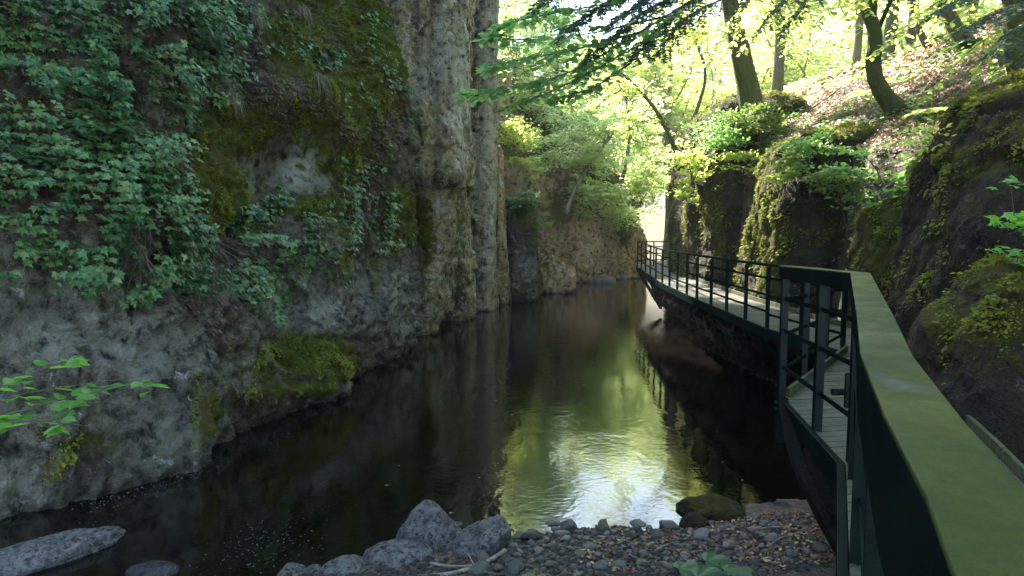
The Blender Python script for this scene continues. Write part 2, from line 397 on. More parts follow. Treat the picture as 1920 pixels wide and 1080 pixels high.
def rv(n, s=1.0): return rng.normal(size=(n, 3)) * s

# ================================================================ STRUCTURE
WATER_Z = 0.0
make("water", [(-60, -8, 0), (60, -8, 0), (60, 46, 0), (-60, 46, 0)], [[0, 1, 2, 3]], M['water'])
tag(bpy.data.objects["water"], kind='structure')

def moss_fluff(name, P2, Nn, w, n, size, parent=None, mat='moss', thick=.05, closed=False):
    """shaggy moss: thousands of little blades standing off the rock where it is mossy (w = weight per grid point)"""
    ar = np.linalg.norm(np.cross(P2[1:, :-1] - P2[:-1, :-1], P2[:-1, 1:] - P2[:-1, :-1]), axis=2) * np.clip(w[:-1, :-1], 0, 1)
    ar = ar * (Nn[:-1, :-1] @ np.array([0, -1., .3]) > -.5) * (P2[:-1, :-1, 2] > .15); c = np.cumsum(ar.ravel()); k = np.searchsorted(c, rng.random(n) * c[-1]); i, j = np.unravel_index(k, ar.shape)
    u = rng.random((n, 1)); v = rng.random((n, 1)); p = P2[i, j] * (1 - u) * (1 - v) + P2[i + 1, j] * u * (1 - v) + P2[i, j + 1] * (1 - u) * v + P2[i + 1, j + 1] * u * v; nn = Nn[i, j]
    cl = np.clip(.5 + fbm(p, 2.6, 3, off=4), .1, 1.2)[:, None]
    p = p + nn * rng.random((n, 1)) * thick * cl; d = nn * .8 + rv(n, .4) - [0, 0, .75]; nr = nn + rv(n, .4) + [0, 0, .4]
    V, Fs, K = leaf_geo(p, d, nr, size * (.6 + .8 * rng.random(n)) * cl[:, 0], T_DI, 1.0)
    o = make(name, V, Fs, M[mat], parent, {"var": np.repeat(np.clip(.5 + .6 * fbm(p, 1.5, 3) + .15 * rng.normal(size=n), 0, 1), K)}, smooth=False); return o
# control polylines by height; every level has the same number of control points
def sheet(name, levels, ds, dz, mat, bumps=(), amp=(.28, .10, .03), groove=.0, moss=None, pale=None, parent=None, seed=0.0, earth_shade=None):
    zs = np.array([l[0] for l in levels]); C = np.array([l[1] for l in levels], float)   # L x K x 2
    seg = np.linalg.norm(np.diff(C, axis=1), axis=2).mean(0)
    ts = [0.0]
    for i, L in enumerate(seg):
        k = max(2, int(L / (ds if not callable(ds) else ds(C[0, i])))); ts += list(i + np.arange(1, k + 1) / k)
    ts = np.array(ts); zz = []
    for a, b in zip(zs[:-1], zs[1:]):
        step = dz if b < 10 else dz * 3
        k = max(2, int((b - a) / step)); zz += list(a + (b - a) * np.arange(k) / k)
    zz = np.array(zz + [zs[-1]])
    K = C.shape[1]; i0 = np.clip(ts.astype(int), 0, K - 2); u = ts - i0
    S = C[:, i0] * (1 - u)[None, :, None] + C[:, i0 + 1] * u[None, :, None]              # L x T x 2
    li = np.clip(np.searchsorted(zs, zz, side='right') - 1, 0, len(zs) - 2); v = (zz - zs[li]) / (zs[li + 1] - zs[li]); v = v * v * (3 - 2 * v) * .6 + v * .4
    XY = S[li] * (1 - v)[:, None, None] + S[li + 1] * v[:, None, None]                    # Z x T x 2
    P = np.concatenate([XY, np.broadcast_to(zz[:, None, None], XY.shape[:2] + (1,))], 2).transpose(1, 0, 2)   # T x Z x 3
    # light smoothing of the corners along the line
    for _ in range(3): P[1:-1] = .25 * P[:-2] + .5 * P[1:-1] + .25 * P[2:]
    Nn = np.cross(np.gradient(P, axis=0), np.gradient(P, axis=1)); Nn /= np.linalg.norm(Nn, axis=2)[..., None] + 1e-9
    Q = P + seed
    d = amp[0] * fbm(Q * [1, 1, .7], .55, 2) + amp[1] * ridged(Q, 1.3, 4) + amp[2] * fbm(Q, 7, 3) + amp[1] * .8 * np.abs(fbm(Q, 2.6, 3, off=5))
    d = d + amp[1] * 1.1 * facet(Q * [1, 1, .6], .9) + amp[1] * .45 * facet(Q * [1, 1, .75], 2.6, 8)
    if groove:
        G = ridged(Q * [1, 1, .12], 1.1, 3, off=3.3); d = d - groove * sm(.25, .75, -G * 1.2 + .1) + groove * .4 * gn(Q * [2.2, 2.2, .25])
    px, py = proj(P)
    for (bx, by, rx, ry, a) in bumps:
        d = d + a * np.exp(-((px - bx) / rx) ** 2 - ((py - by) / ry) ** 2)
    m = moss(px, py, P, Nn) if moss else np.zeros(px.shape)
    d = d + .07 * np.clip(m, 0, 1) * (np.abs(fbm(Q, 5, 3, off=9)) + .3)
    P2 = P + Nn * d[..., None]
    pl = pale(px, py, P) if pale else np.zeros(px.shape)
    ea = earth_shade(px, py, P) if earth_shade else np.zeros(px.shape)
    o = make(name, P2.reshape(-1, 3), grid_faces(P.shape[0], P.shape[1]), mat, parent, {"moss": m.ravel(), "pale": pl.ravel(), "earth_shade": np.clip(ea, 0, 1).ravel()})
    return o, P2, Nn
def ell(px, py, L):
    o = 0
    for (bx, by, rx, ry, a) in L: o = o + a * np.exp(-((px - bx) / rx) ** 2 - ((py - by) / ry) ** 2)
    return o

# ---- left cliff, under the ivy
Lb = [(-16, -3), (-8.5, 3.2), (-5.25, 7.2), (-3.95, 8.7), (-4.3, 9.35), (-3.75, 11.2), (-3.05, 12.6), (-3.45, 13.6), (-2.8, 16), (-2.7, 18), (-4.6, 20)]
L2 = [(-16, -3), (-8.9, 3.8), (-5.85, 7.7), (-4.5, 9.2), (-4.6, 9.7), (-4.0, 11.3), (-3.45, 12.8), (-3.4, 13.9), (-2.85, 16.1), (-2.75, 18), (-4.6, 20)]
L5 = [(-16.5, -3), (-9.6, 4.1), (-6.7, 8.0), (-5.4, 9.6), (-5.1, 10.1), (-4.6, 11.6), (-4.05, 13.1), (-3.5, 14.4), (-2.75, 16.3), (-2.5, 17.6), (-4.3, 20)]
L8 = [(-17, -3), (-10.6, 4.2), (-7.6, 8.3), (-6.3, 10.0), (-6.0, 10.6), (-5.5, 12), (-4.9, 13.5), (-4.4, 14.9), (-3.6, 16.6), (-3.4, 17.6), (-5, 20)]
L14 = [(x - 1.3, y + .2) for x, y in L8]
L15 = [(x - 30, y) for x, y in L14]
MOSS_L = [(600, 680, 55, 45, 1.0), (560, 660, 60, 30, .6), (400, 380, 50, 60, .9), (440, 240, 70, 50, .9), (390, 320, 40, 50, .8), (560, 60, 60, 80, .9), (660, 60, 55, 120, 1.0), (600, 200, 60, 60, .8),
          (590, 390, 60, 25, .9), (740, 400, 25, 60, 1.0), (700, 150, 60, 120, .7), (620, 470, 30, 60, .5), (640, 300, 50, 60, .55), (150, 840, 120, 30, .45), (230, 900, 120, 30, .25), (360, 790, 8, 70, 1.0), (480, 700, 100, 70, .45),
          (540, 735, 70, 12, .5), (200, 770, 140, 60, .25), (480, 600, 80, 60, .25), (700, 480, 40, 60, .35), (300, 250, 400, 300, .35), (80, 900, 70, 50, .3)]
def moss_left(px, py, P, Nn): return ell(px, py, MOSS_L) - .08
def pale_left(px, py, P):
    return np.clip(ell(px, py, [(575, 315, 26, 42, 1.1), (485, 315, 26, 42, .45), (620, 460, 25, 45, .35), (600, 580, 40, 25, .6), (110, 640, 130, 55, .5), (270, 690, 90, 60, .28), (300, 820, 60, 50, .35), (40, 900, 60, 40, .3), (425, 150, 25, 22, .45), (700, 560, 50, 60, .35)]), 0, 1)
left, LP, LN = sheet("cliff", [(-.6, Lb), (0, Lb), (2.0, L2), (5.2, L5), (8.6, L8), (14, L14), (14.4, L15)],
    lambda c: .035 if c[1] > 3 else .2, .035, M['cliff'],
    bumps=[(600, 680, 70, 60, .22), (640, 250, 60, 60, .15), (530, 320, 75, 55, -.45), (455, 430, 45, 22, -.55), (520, 455, 90, 30, .25), (400, 350, 60, 60, .12), (700, 160, 60, 60, .15), (540, 180, 100, 40, .3),
           (690, 560, 50, 80, .18), (620, 640, 60, 8, -.15), (560, 735, 80, 10, .12), (300, 500, 250, 40, -.25), (345, 760, 40, 100, .12), (450, 790, 60, 40, -.15), (90, 760, 100, 80, .12)],
    amp=(.26, .15, .04), moss=moss_left, pale=pale_left,
    earth_shade=lambda px, py, P: np.where(py < 1e9, 1, 0) * (.95 * sm(2.0, 3.2, P[..., 2] + .5 * fbm(P, 1.2, 3)) - 1.2 * pale_left(px, py, P)) + ell(px, py, [(430, 640, 70, 50, .7), (480, 760, 80, 60, 1.0), (680, 600, 50, 120, .8), (150, 850, 200, 40, .4)]))  # soil on the upper cliff, plus painted shade in the recess
tag(left, kind='structure')

_px, _py = proj(LP); _m = moss_left(_px, _py, LP, LN)
o = moss_fluff("moss", LP, LN, sm(.3, .8, _m + .8 * fbm(LP, 1.5, 3) ) * (LP[..., 1] > 5) * (LP[..., 2] < 10), 60000, .05, thick=.06); tag(o, "shaggy green moss growing over the left cliff", "moss", kind='stuff')
# ---- far left wall behind the pillars
W0 = [(-4.6, 18.2), (-3.4, 20.5), (-2.6, 22.8), (-2.0, 25), (-1.4, 28), (-.9, 32), (.8, 35.2), (3.1, 37.2), (5.3, 39.6), (7.5, 42.2), (7.9, 45), (5, 50), (0, 60)]
W6 = [(x - .35, y + .4) for x, y in W0]; W6[6] = (.4, 35.8); W6[9] = (6.7, 43)
W9 = [(x - .8, y + .9) for x, y in W0]; W9[7] = (1.2, 37); W9[8] = (2.6, 41); W9[9] = (4.2, 45); W9[10] = (4, 48)
W13 = [(x - 1.4, y + 1.6) for x, y in W9]; W13[6] = (-2.2, 38); W13[7] = (.2, 41); W13[8] = (.6, 46); W13[9] = (-1, 52); W13[10] = (-1, 56); W13[11] = (-2, 60); W13[12] = (-4, 66)
W14 = [(x - 34, y) for x, y in W13]
def moss_far(px, py, P, Nn): return ell(px, py, [(960, 270, 40, 40, .9), (1010, 260, 50, 50, .7), (1100, 330, 60, 60, .5), (1170, 420, 40, 50, .45), (870, 520, 30, 60, .5), (1040, 400, 30, 50, .6), (1150, 370, 60, 40, .8), (1000, 480, 60, 30, .3)]) + .08 * sm(6, 9, P[..., 2])
def pale_far(px, py, P): return np.clip(ell(px, py, [(960, 340, 25, 30, .9), (1110, 450, 28, 50, .6), (1145, 440, 10, 40, .7), (1050, 260, 20, 20, .4), (960, 100, 40, 80, .5)]), 0, 1)
far, FP, FN = sheet("rock_wall", [(-.6, W0), (0, W0), (5.2, W6), (9, W9), (13, W13), (13.4, W14)], .08, .07, M['brown'],
    bumps=[(1110, 460, 60, 60, .4), (1180, 450, 30, 60, .3), (1025, 420, 20, 60, -.3), (960, 330, 25, 60, .2)], amp=(.45, .2, .04), groove=.45, moss=moss_far, pale=pale_far, seed=4.0)
tag(far, "brown rock wall hung with plants behind the row of pillars at the river bend", "rock wall")

# ---- columns
def column(name, prof, mat, label, cat="rock pillar", group=None, power=2.6, amp=(.16, .09, .025), groove=.15, seed=0., res=.045, planes=(), moss=None, pale=None, rz=0.0, top=.35, bumps=(), fluff=0, fsize=.06):
    """prof rows: z, cx, cy, rx, ry.  A closed rock of superelliptic plan, domed on top."""
    prof = np.array(prof, float); z0, z1 = prof[0, 0], prof[-1, 0]
    zz = np.arange(z0, z1, res); zz = np.append(zz, z1); nr = 14
    c = [np.interp(zz, prof[:, 0], prof[:, k]) for k in (1, 2, 3, 4)]
    for k in range(4):
        for _ in range(4): c[k][1:-1] = .25 * c[k][:-2] + .5 * c[k][1:-1] + .25 * c[k][2:]
    per = 2 * math.pi * max(prof[:, 3].max(), .5 * (prof[:, 3].max() + prof[:, 4].max())); nA = int(max(48, per / res))
    a = np.linspace(0, 2 * np.pi, nA, endpoint=False) + 1e-3
    ca, sa = np.cos(a), np.sin(a); rr = (np.abs(ca) ** power + np.abs(sa) ** power) ** (-1 / power)
    ring = np.stack([ca * rr, sa * rr], 1)
    cr, sr = math.cos(rz), math.sin(rz); RM = np.array([[cr, -sr], [sr, cr]])
    rings = []
    for i, z in enumerate(zz):
        rings.append(np.column_stack([(ring * [c[2][i], c[3][i]]) @ RM.T + [c[0][i], c[1][i]], np.full(nA, z)]))
    for k in range(1, nr + 1):
        t = k / nr; s_ = math.cos(t * math.pi / 2) ** .8 if k < nr else .002
        rings.append(np.column_stack([(ring * [c[2][-1] * s_, c[3][-1] * s_]) @ RM.T + [c[0][-1], c[1][-1]], np.full(nA, z1 + top * math.sin(t * math.pi / 2))]))
    P = np.array(rings)                                    # Z x A x 3
    Pw = np.concatenate([P, P[:, :1]], 1)
    dA = np.roll(P, -1, 1) - np.roll(P, 1, 1); dZ = np.gradient(P, axis=0)
    Nn = np.cross(dA, dZ); Nn /= np.linalg.norm(Nn, axis=2)[..., None] + 1e-9
    Q = P + seed
    d = amp[0] * 1.4 * fbm(Q * [1, 1, .6], .7, 2) + amp[1] * ridged(Q * [1, 1, .6], 1.6, 4) + amp[2] * fbm(Q, 7, 3)
    d = d + amp[1] * 1.2 * facet(Q * [1, 1, .5], 1.1) + amp[1] * .5 * facet(Q * [1, 1, .7], 3.0, 8)
    if groove: d = d - groove * sm(.3, .8, -ridged(Q * [1, 1, .10], 1.2, 3, off=7)) + groove * .5 * gn(Q * [2.4, 2.4, .3])
    px, py = proj(P)
    for (bx, by, rx, ry, am) in bumps: d = d + am * np.exp(-((px - bx) / rx) ** 2 - ((py - by) / ry) ** 2)
    m = moss(px, py, P, Nn) if moss else .9 * sm(.3, .9, Nn[..., 2])
    d = d + .06 * np.clip(m, 0, 1) * (np.abs(fbm(Q, 5, 3, off=9)) + .3)
    P2 = P + Nn * d[..., None]
    for (n_, q_) in planes:                                 # shave flat faces
        n_ = np.array(n_, float); n_ /= np.linalg.norm(n_); ex = (P2 - np.array(q_, float)) @ n_
        ex = ex - .05 * fbm(P2, 2.5, 3); P2 = P2 - np.where(ex > 0, ex * .88, 0)[..., None] * n_
    nZ = P2.shape[0]; V = P2.reshape(-1, 3)
    i = np.arange(nZ - 1)[:, None] * nA; j = np.arange(nA)[None, :]; jn = (j + 1) % nA
    Fc = np.stack([i + j, i + jn, i + nA + jn, i + nA + j], -1).reshape(-1, 4)
    pl = pale(px, py, P) if pale else np.zeros(px.shape)
    o = make(name, V, [Fc, np.array([[(nZ - 1) * nA + k for k in range(nA)]])], mat, None, {"moss": m.ravel(), "pale": pl.ravel()})
    tag(o, label, cat, group)
    if fluff: moss_fluff("moss", P2, Nn, sm(.1, .7, m + .5 * fbm(P2, 1.2, 3)), fluff, fsize, o)
    return o, P2, Nn

COLG = "basalt pillars along the left cliff"
def mD(px, py, P, Nn): return ell(px, py, [(800, 440, 25, 70, .7), (780, 380, 25, 40, .5), (855, 420, 12, 90, .6), (830, 220, 20, 60, .2), (730, 60, 20, 80, .5), (790, 560, 25, 50, .35)]) - .05
def pD(px, py, P): return np.clip(ell(px, py, [(835, 100, 40, 90, .6), (860, 200, 14, 120, .7), (800, 430, 40, 60, .25), (780, 160, 20, 60, .3)]), 0, 1)
column("rock_pillar", [(-.6, -2.78, 20.2, .66, 1.0), (.2, -2.78, 20.2, .64, 1.0), (1.2, -2.58, 20.3, .78, 1.15), (2.6, -2.35, 20.4, .84, 1.15), (3.9, -2.38, 20.5, .86, 1.2), (4.35, -2.38, 20.3, 1.16, 1.55),
    (5.2, -2.45, 20.3, 1.2, 1.5), (6.5, -2.75, 20.5, 1.3, 1.6), (9.5, -3.0, 20.7, 1.55, 1.8), (13.6, -3.1, 20.8, 1.7, 1.9)], M['basalt'],
    "broad grey basalt pillar with an overhanging bulge, left of the slender pillar", group=COLG, moss=mD, pale=pD, groove=.22, seed=2.2,
    bumps=[(850, 320, 25, 25, .15), (815, 352, 60, 9, -.12), (815, 150, 10, 140, -.35), (845, 120, 30, 120, .1)])
def mE(px, py, P, Nn): return ell(px, py, [(850, 500, 25, 90, .5), (860, 330, 15, 60, .5)])
column("rock_pillar", [(-.6, -1.95, 23, .5, .8), (2.5, -1.9, 23, .46, .8), (4.4, -1.75, 23.1, .4, .8), (13.5, -2.1, 23.4, .7, 1)], M['basalt'],
    "narrow ochre pillar set back between the broad pillar and the slender one", group=COLG, moss=mE, seed=6.1, groove=.2)
def mF(px, py, P, Nn): return ell(px, py, [(905, 530, 25, 60, .35), (922, 380, 8, 140, .35), (870, 450, 10, 60, .4), (890, 300, 15, 40, .3)]) - .05
def pF(px, py, P): return np.clip(ell(px, py, [(915, 250, 14, 260, .65), (890, 330, 20, 50, .6), (885, 488, 14, 12, .9), (915, 500, 10, 90, .4)]), 0, 1)  # the tall right strip paints in light from the bright gap
column("rock_pillar", [(-.6, -1.22, 26, .66, 1.1), (4.6, -1.22, 26, .62, 1.1), (5.6, -1.2, 26, .6, 1.1), (8, -1.15, 26, .58, 1.1), (13.5, -1.3, 26.2, .8, 1.2)], M['basalt'],
    "tall slender pillar with a pale right edge, rising straight from the water", group=COLG, moss=mF, pale=pF, power=3.2, groove=.12, amp=(.08, .06, .02), seed=9.7,
    bumps=[(885, 520, 16, 45, -.25), (890, 330, 20, 40, .08)])
column("rock_pillar", [(-.6, -.42, 27.6, .36, .5), (1.5, -.45, 27.7, .30, .5), (3.2, -.5, 27.8, .22, .4), (5.8, -.6, 28, .25, .4)], M['brown'],
    "thin brown leaning rock rib right of the tall slender pillar", group=COLG, groove=.1, amp=(.06, .05, .02), seed=1.7)
def mH(px, py, P, Nn): return ell(px, py, [(985, 400, 30, 25, 1.0), (1000, 440, 8, 40, .8), (980, 550, 30, 10, .5)])
column("rock_pillar", [(-.6, .38, 29, .66, .8), (.3, .36, 29, .62, .8), (3.3, .33, 29, .55, .7), (3.6, .33, 29, .5, .6)], M['darkbasalt'],
    "short dark pillar capped by a green leafy bush", group=COLG, power=3, groove=.1, amp=(.08, .06, .03), seed=12.3, moss=mH, pale=lambda px, py, P: np.clip(ell(px, py, [(985, 500, 20, 30, .6)]), 0, 1))

# ---- right bank
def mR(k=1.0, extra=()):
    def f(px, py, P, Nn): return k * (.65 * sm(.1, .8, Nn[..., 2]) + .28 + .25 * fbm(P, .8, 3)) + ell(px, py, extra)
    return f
RG = "dark mossy rock columns on the right bank"
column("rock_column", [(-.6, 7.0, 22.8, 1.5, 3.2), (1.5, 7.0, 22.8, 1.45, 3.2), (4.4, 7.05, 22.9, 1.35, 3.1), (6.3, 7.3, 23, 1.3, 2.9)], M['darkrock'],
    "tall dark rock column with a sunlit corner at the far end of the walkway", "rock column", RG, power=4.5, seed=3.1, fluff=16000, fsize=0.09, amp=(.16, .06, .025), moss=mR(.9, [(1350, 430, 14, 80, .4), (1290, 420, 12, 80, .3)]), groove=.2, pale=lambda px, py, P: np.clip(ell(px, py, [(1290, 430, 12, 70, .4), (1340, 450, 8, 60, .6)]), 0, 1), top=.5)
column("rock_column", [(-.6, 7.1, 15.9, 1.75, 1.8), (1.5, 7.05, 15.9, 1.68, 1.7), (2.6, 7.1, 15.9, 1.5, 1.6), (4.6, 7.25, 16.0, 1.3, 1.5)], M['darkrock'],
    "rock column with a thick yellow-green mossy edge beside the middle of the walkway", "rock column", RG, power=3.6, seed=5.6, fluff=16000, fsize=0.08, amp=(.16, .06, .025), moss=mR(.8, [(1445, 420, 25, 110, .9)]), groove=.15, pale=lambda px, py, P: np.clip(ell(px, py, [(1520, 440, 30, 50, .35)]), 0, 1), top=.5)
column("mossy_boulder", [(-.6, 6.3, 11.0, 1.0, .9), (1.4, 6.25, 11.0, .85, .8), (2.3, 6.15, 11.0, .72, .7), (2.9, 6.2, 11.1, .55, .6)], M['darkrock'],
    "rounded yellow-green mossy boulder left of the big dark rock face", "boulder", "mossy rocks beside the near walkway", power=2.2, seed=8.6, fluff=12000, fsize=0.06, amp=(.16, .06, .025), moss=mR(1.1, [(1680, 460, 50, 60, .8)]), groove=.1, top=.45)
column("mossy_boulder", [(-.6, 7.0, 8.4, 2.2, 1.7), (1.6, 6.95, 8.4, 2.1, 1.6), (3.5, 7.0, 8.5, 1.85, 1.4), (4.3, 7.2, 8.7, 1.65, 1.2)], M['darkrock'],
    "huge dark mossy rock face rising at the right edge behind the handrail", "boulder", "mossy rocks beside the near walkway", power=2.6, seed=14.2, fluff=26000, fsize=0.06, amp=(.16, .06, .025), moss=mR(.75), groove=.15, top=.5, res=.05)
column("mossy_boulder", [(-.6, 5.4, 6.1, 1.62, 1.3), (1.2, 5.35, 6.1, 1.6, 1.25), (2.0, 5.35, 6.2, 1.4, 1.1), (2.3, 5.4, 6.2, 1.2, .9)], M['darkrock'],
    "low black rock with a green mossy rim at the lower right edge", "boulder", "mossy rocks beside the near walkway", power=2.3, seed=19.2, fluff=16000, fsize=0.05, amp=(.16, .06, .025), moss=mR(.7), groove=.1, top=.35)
# undercut bank below the walkway
B0 = [(9, 24.5), (6.0, 23.4), (5.0, 22.2), (4.85, 20), (4.9, 16.5), (5.1, 12.5), (5.2, 10), (4.6, 8), (4.4, 6.2), (4.6, 3), (4.6, -3)]
B1 = [(9, 24.7), (5.6, 23.8), (4.5, 22.4), (4.4, 20), (4.45, 16.5), (4.7, 12.5), (4.9, 10), (4.5, 8), (4.3, 6.2), (4.5, 3), (4.5, -3)]
B2 = [(10, 24.7), (7, 23.8), (6.6, 22.4), (6.6, 20), (6.6, 16.5), (6.8, 12.5), (6.8, 10), (6.5, 8), (6, 6.2), (6, 3), (6, -3)]
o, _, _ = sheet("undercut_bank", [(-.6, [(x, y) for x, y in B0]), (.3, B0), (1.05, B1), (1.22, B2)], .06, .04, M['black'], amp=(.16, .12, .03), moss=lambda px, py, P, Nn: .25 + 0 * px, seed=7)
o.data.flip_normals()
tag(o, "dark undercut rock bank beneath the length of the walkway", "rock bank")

# ---- right hillside
zt_y = [0, 6, 8, 11, 14, 20, 26, 40, 60, 100]; zt_v = [2.0, 2.6, 3.1, 3.1, 3.75, 5.1, 5.8, 7.0, 9, 14]
def hill_z(x, y):
    s = np.interp(y, [8, 11, 14, 22, 60], [.78, .80, .64, .40, .30])
    xe = np.interp(y, [0, 8, 11, 14, 22, 27, 40, 60], [6.0, 6.3, 6.0, 6.2, 6.2, 6.3, 13, 20])
    P = np.stack([x, y, 0 * x], -1)
    z = np.interp(y, zt_y, zt_v) + s * (x - 5.6) + .28 * fbm(P, .35, 3) + .10 * fbm(P, 1.6, 4)
    e = sm(-.5, .6, x - xe + .5 * fbm(P, .6, 3))
    return np.where(x > 60, z * .9, z) * e - 1.0 * (1 - e)
xs = np.concatenate([np.arange(5.5, 18, .07), np.arange(18, 60, .6)]); ys = np.concatenate([np.arange(3, 30, .08), np.arange(30, 110, .6)])
X, Y = np.meshgrid(xs, ys, indexing='ij'); Z = hill_z(X, Y)
o = make("hillside", np.stack([X, Y, Z], -1).reshape(-1, 3), grid_faces(len(xs), len(ys)), M['soil'], None, {"moss": np.clip(.3 + fbm(np.stack([X, Y, Z], -1), .5, 3), 0, 1).ravel()})
tag(o, kind='structure')
# far ground beyond the bend and the valley floor, out to the horizon
def ground_z(x, y):
    P = np.stack([x, y, 0 * x], -1)
    z = -.7 + sm(40, 50, y) * 1.0 + np.maximum(0, y - 58) * .28 + .5 * fbm(P, .08, 3) * sm(45, 70, y)
    z = z + np.maximum(0, x - 12 - .0 * y) * .25 * sm(46, 60, y)
    return np.where(y > 260, z + 0 * y, z)
xs = np.concatenate([np.linspace(-900, -62, 12), np.arange(-60, 61, 1.5), np.linspace(62, 900, 12)]); ys = np.concatenate([np.linspace(-900, -12, 8), np.arange(-10, 150, 1.5), np.linspace(160, 300, 8), [900]])
X, Y = np.meshgrid(xs, ys, indexing='ij'); Z = ground_z(X, np.minimum(Y, 150))
o = make("ground", np.stack([X, Y, Z], -1).reshape(-1, 3), grid_faces(len(xs), len(ys)), M['soil'], None, {"moss": np.clip(.4 + fbm(np.stack([X, Y, Z], -1), .1, 3), 0, 1).ravel()})
tag(o, kind='structure')

# ---- gravel bank in front
def bank_z(x, y):
    P = np.stack([x, y, 0 * x], -1)
    edge = np.interp(x, [-6, -3.4, -2.0, -1.2, -.4, 0.2, 1.4, 2.2, 2.6, 3.2, 4.2, 5], [3.0, 4.2, 5.75, 6.25, 6.45, 6.65, 6.75, 6.95, 7.5, 7.7, 8.3, 9.0])
    return .13 * (edge - y) + .05 * fbm(P, .9, 3) + .012 * fbm(P, 5, 3) - .16 * sm(0, 1.5, y - edge)
xs = np.arange(-8, 6, .05); ys = np.arange(1, 11, .05); X, Y = np.meshgrid(xs, ys, indexing='ij'); Z = bank_z(X, Y)
o = make("gravel_bank", np.stack([X, Y, Z], -1).reshape(-1, 3), grid_faces(len(xs), len(ys)), M['gravel']); tag(o, kind='structure')

# ================================================================ WALKWAY
DZ = 1.4
wk = empty("walkway", (4.2, 16, DZ), "green steel walkway with plank deck and railings hugging the right rock wall", "walkway")
outer = [(.34, .3), (.70, 1.18), (.95, 1.8), (2.25, 4.62), (2.56, 6.55), (4.25, 8.95), (4.02, 11.0), (4.1, 15.5), (4.28, 20.0), (5.05, 28.3)]
inner = [(1.8, .3), (2.2, 1.25), (2.6, 2.5), (3.5, 4.9), (4.15, 6.75), (5.75, 9.5), (5.3, 11.6), (5.32, 15.5), (5.5, 20.3), (6.5, 27.6)]
outer = np.array(outer); inner = np.array(inner)
dk = MB(); bw = .125
def planks(a0, a1, b0, b1):
    L = .5 * (np.linalg.norm(a1 - a0) + np.linalg.norm(b1 - b0)); k = max(1, int(L / bw))
    for i in range(k):
        t0, t1 = i / k, (i + 1 - .10) / k
        q = [a0 + (a1 - a0) * t0, a0 + (a1 - a0) * t1, b0 + (b1 - b0) * t1, b0 + (b1 - b0) * t0]
        dz = random.uniform(-.003, .003)
        V = [(p[0], p[1], DZ + dz) for p in q] + [(p[0], p[1], DZ - .04) for p in q]
        dk.add(V, [[3, 2, 1, 0], [4, 5, 6, 7], [0, 1, 5, 4], [1, 2, 6, 5], [2, 3, 7, 6], [3, 0, 4, 7]])
for i in range(len(outer) - 1): planks(outer[i], outer[i + 1], inner[i], inner[i + 1])
planks(outer[-1], np.array((5.2, 29.6)), inner[-1], np.array((6.6, 29.4)))
dk.build("deck", M['plank'], wk)
for nm, line, off, hh in (("edge_beam", outer, -.03, .16), ("edge_beam", inner, .03, .14)):
    b = MB()
    for i in range(len(line) - 1):
        a, c = line[i], line[i + 1]; d = (c - a) / np.linalg.norm(c - a); nrm = np.array([d[1], -d[0]]) * off
        b.bar((*(a + nrm), DZ - .07), (*(c + nrm), DZ - .07), .05, hh)
    b.build(nm, M['steel'], wk, bevel=.004)
kb = MB()
for line, i0, sgn in ((inner, 0, -1), (outer, 4, 1)):
    rngi = range(len(line) - 1) if line is inner else [4]
    for i in rngi:
        a, c = line[i], line[i + 1]; d = (c - a) / np.linalg.norm(c - a); nrm = np.array([d[1], -d[0]]) * .05 * sgn
        kb.bar((*(a + nrm), DZ + .045), (*(c + nrm), DZ + .045), .035, .085)
kb.build("kick_board", M['mossyboard'], wk, bevel=.004)
# joists and inclined brackets
for i in range(len(outer) - 1):
    L = np.linalg.norm(outer[i + 1] - outer[i]); k = max(1, int(L / 1.6))
    for j in range(k):
        t = (j + .5) / k; a = outer[i] * (1 - t) + outer[i + 1] * t; c = inner[i] * (1 - t) + inner[i + 1] * t
        b = MB(); b.bar((a[0], a[1], DZ - .10), (c[0], c[1], DZ - .10), .07, .1)
        if i < 4:
            b.bar((a[0], a[1], DZ - .15), (a[0] * .55 + c[0] * .45, a[1] * .55 + c[1] * .45, .05), .08, .08)
        else: b.bar((a[0], a[1], DZ - .15), (c[0] - .25, c[1], .45), .06, .08)
        b.build("bracket", M['steel'], wk)
for q0, q1 in (((5.05, 28.3, 1.3), (5.15, 24.2, .2)), ((5.3, 28.3, 1.3), (5.4, 24.2, .25)), ((4.75, 24.8, 1.3), (4.75, 22.6, .7))):
    b = MB(); b.bar(q0, q1, .09, .09); b.build("bracket", M['steel'], wk)
# lengthwise girder curving under the near part
for cpts in ([at(1468, 752, 6.4), at(1490, 850, 5.5), at(1535, 950, 4.7), at(1612, 1090, 4.0)], [at(1515, 850, 5.4), at(1560, 960, 4.6), at(1650, 1110, 3.9)]):
    q = curve(cpts, 12); b = MB()
    for u, v in zip(q[:-1], q[1:]): b.bar(u, v + (v - u) * .02, .08, .08)
    b.build("girder", M['black'], wk)

_bm = bmesh.new(); bmesh.ops.create_icosphere(_bm, subdivisions=2, radius=1); ICO3 = (np.array([v.co[:] for v in _bm.verts]), np.array([[v.index for v in f.verts] for f in _bm.faces])); _bm.free()
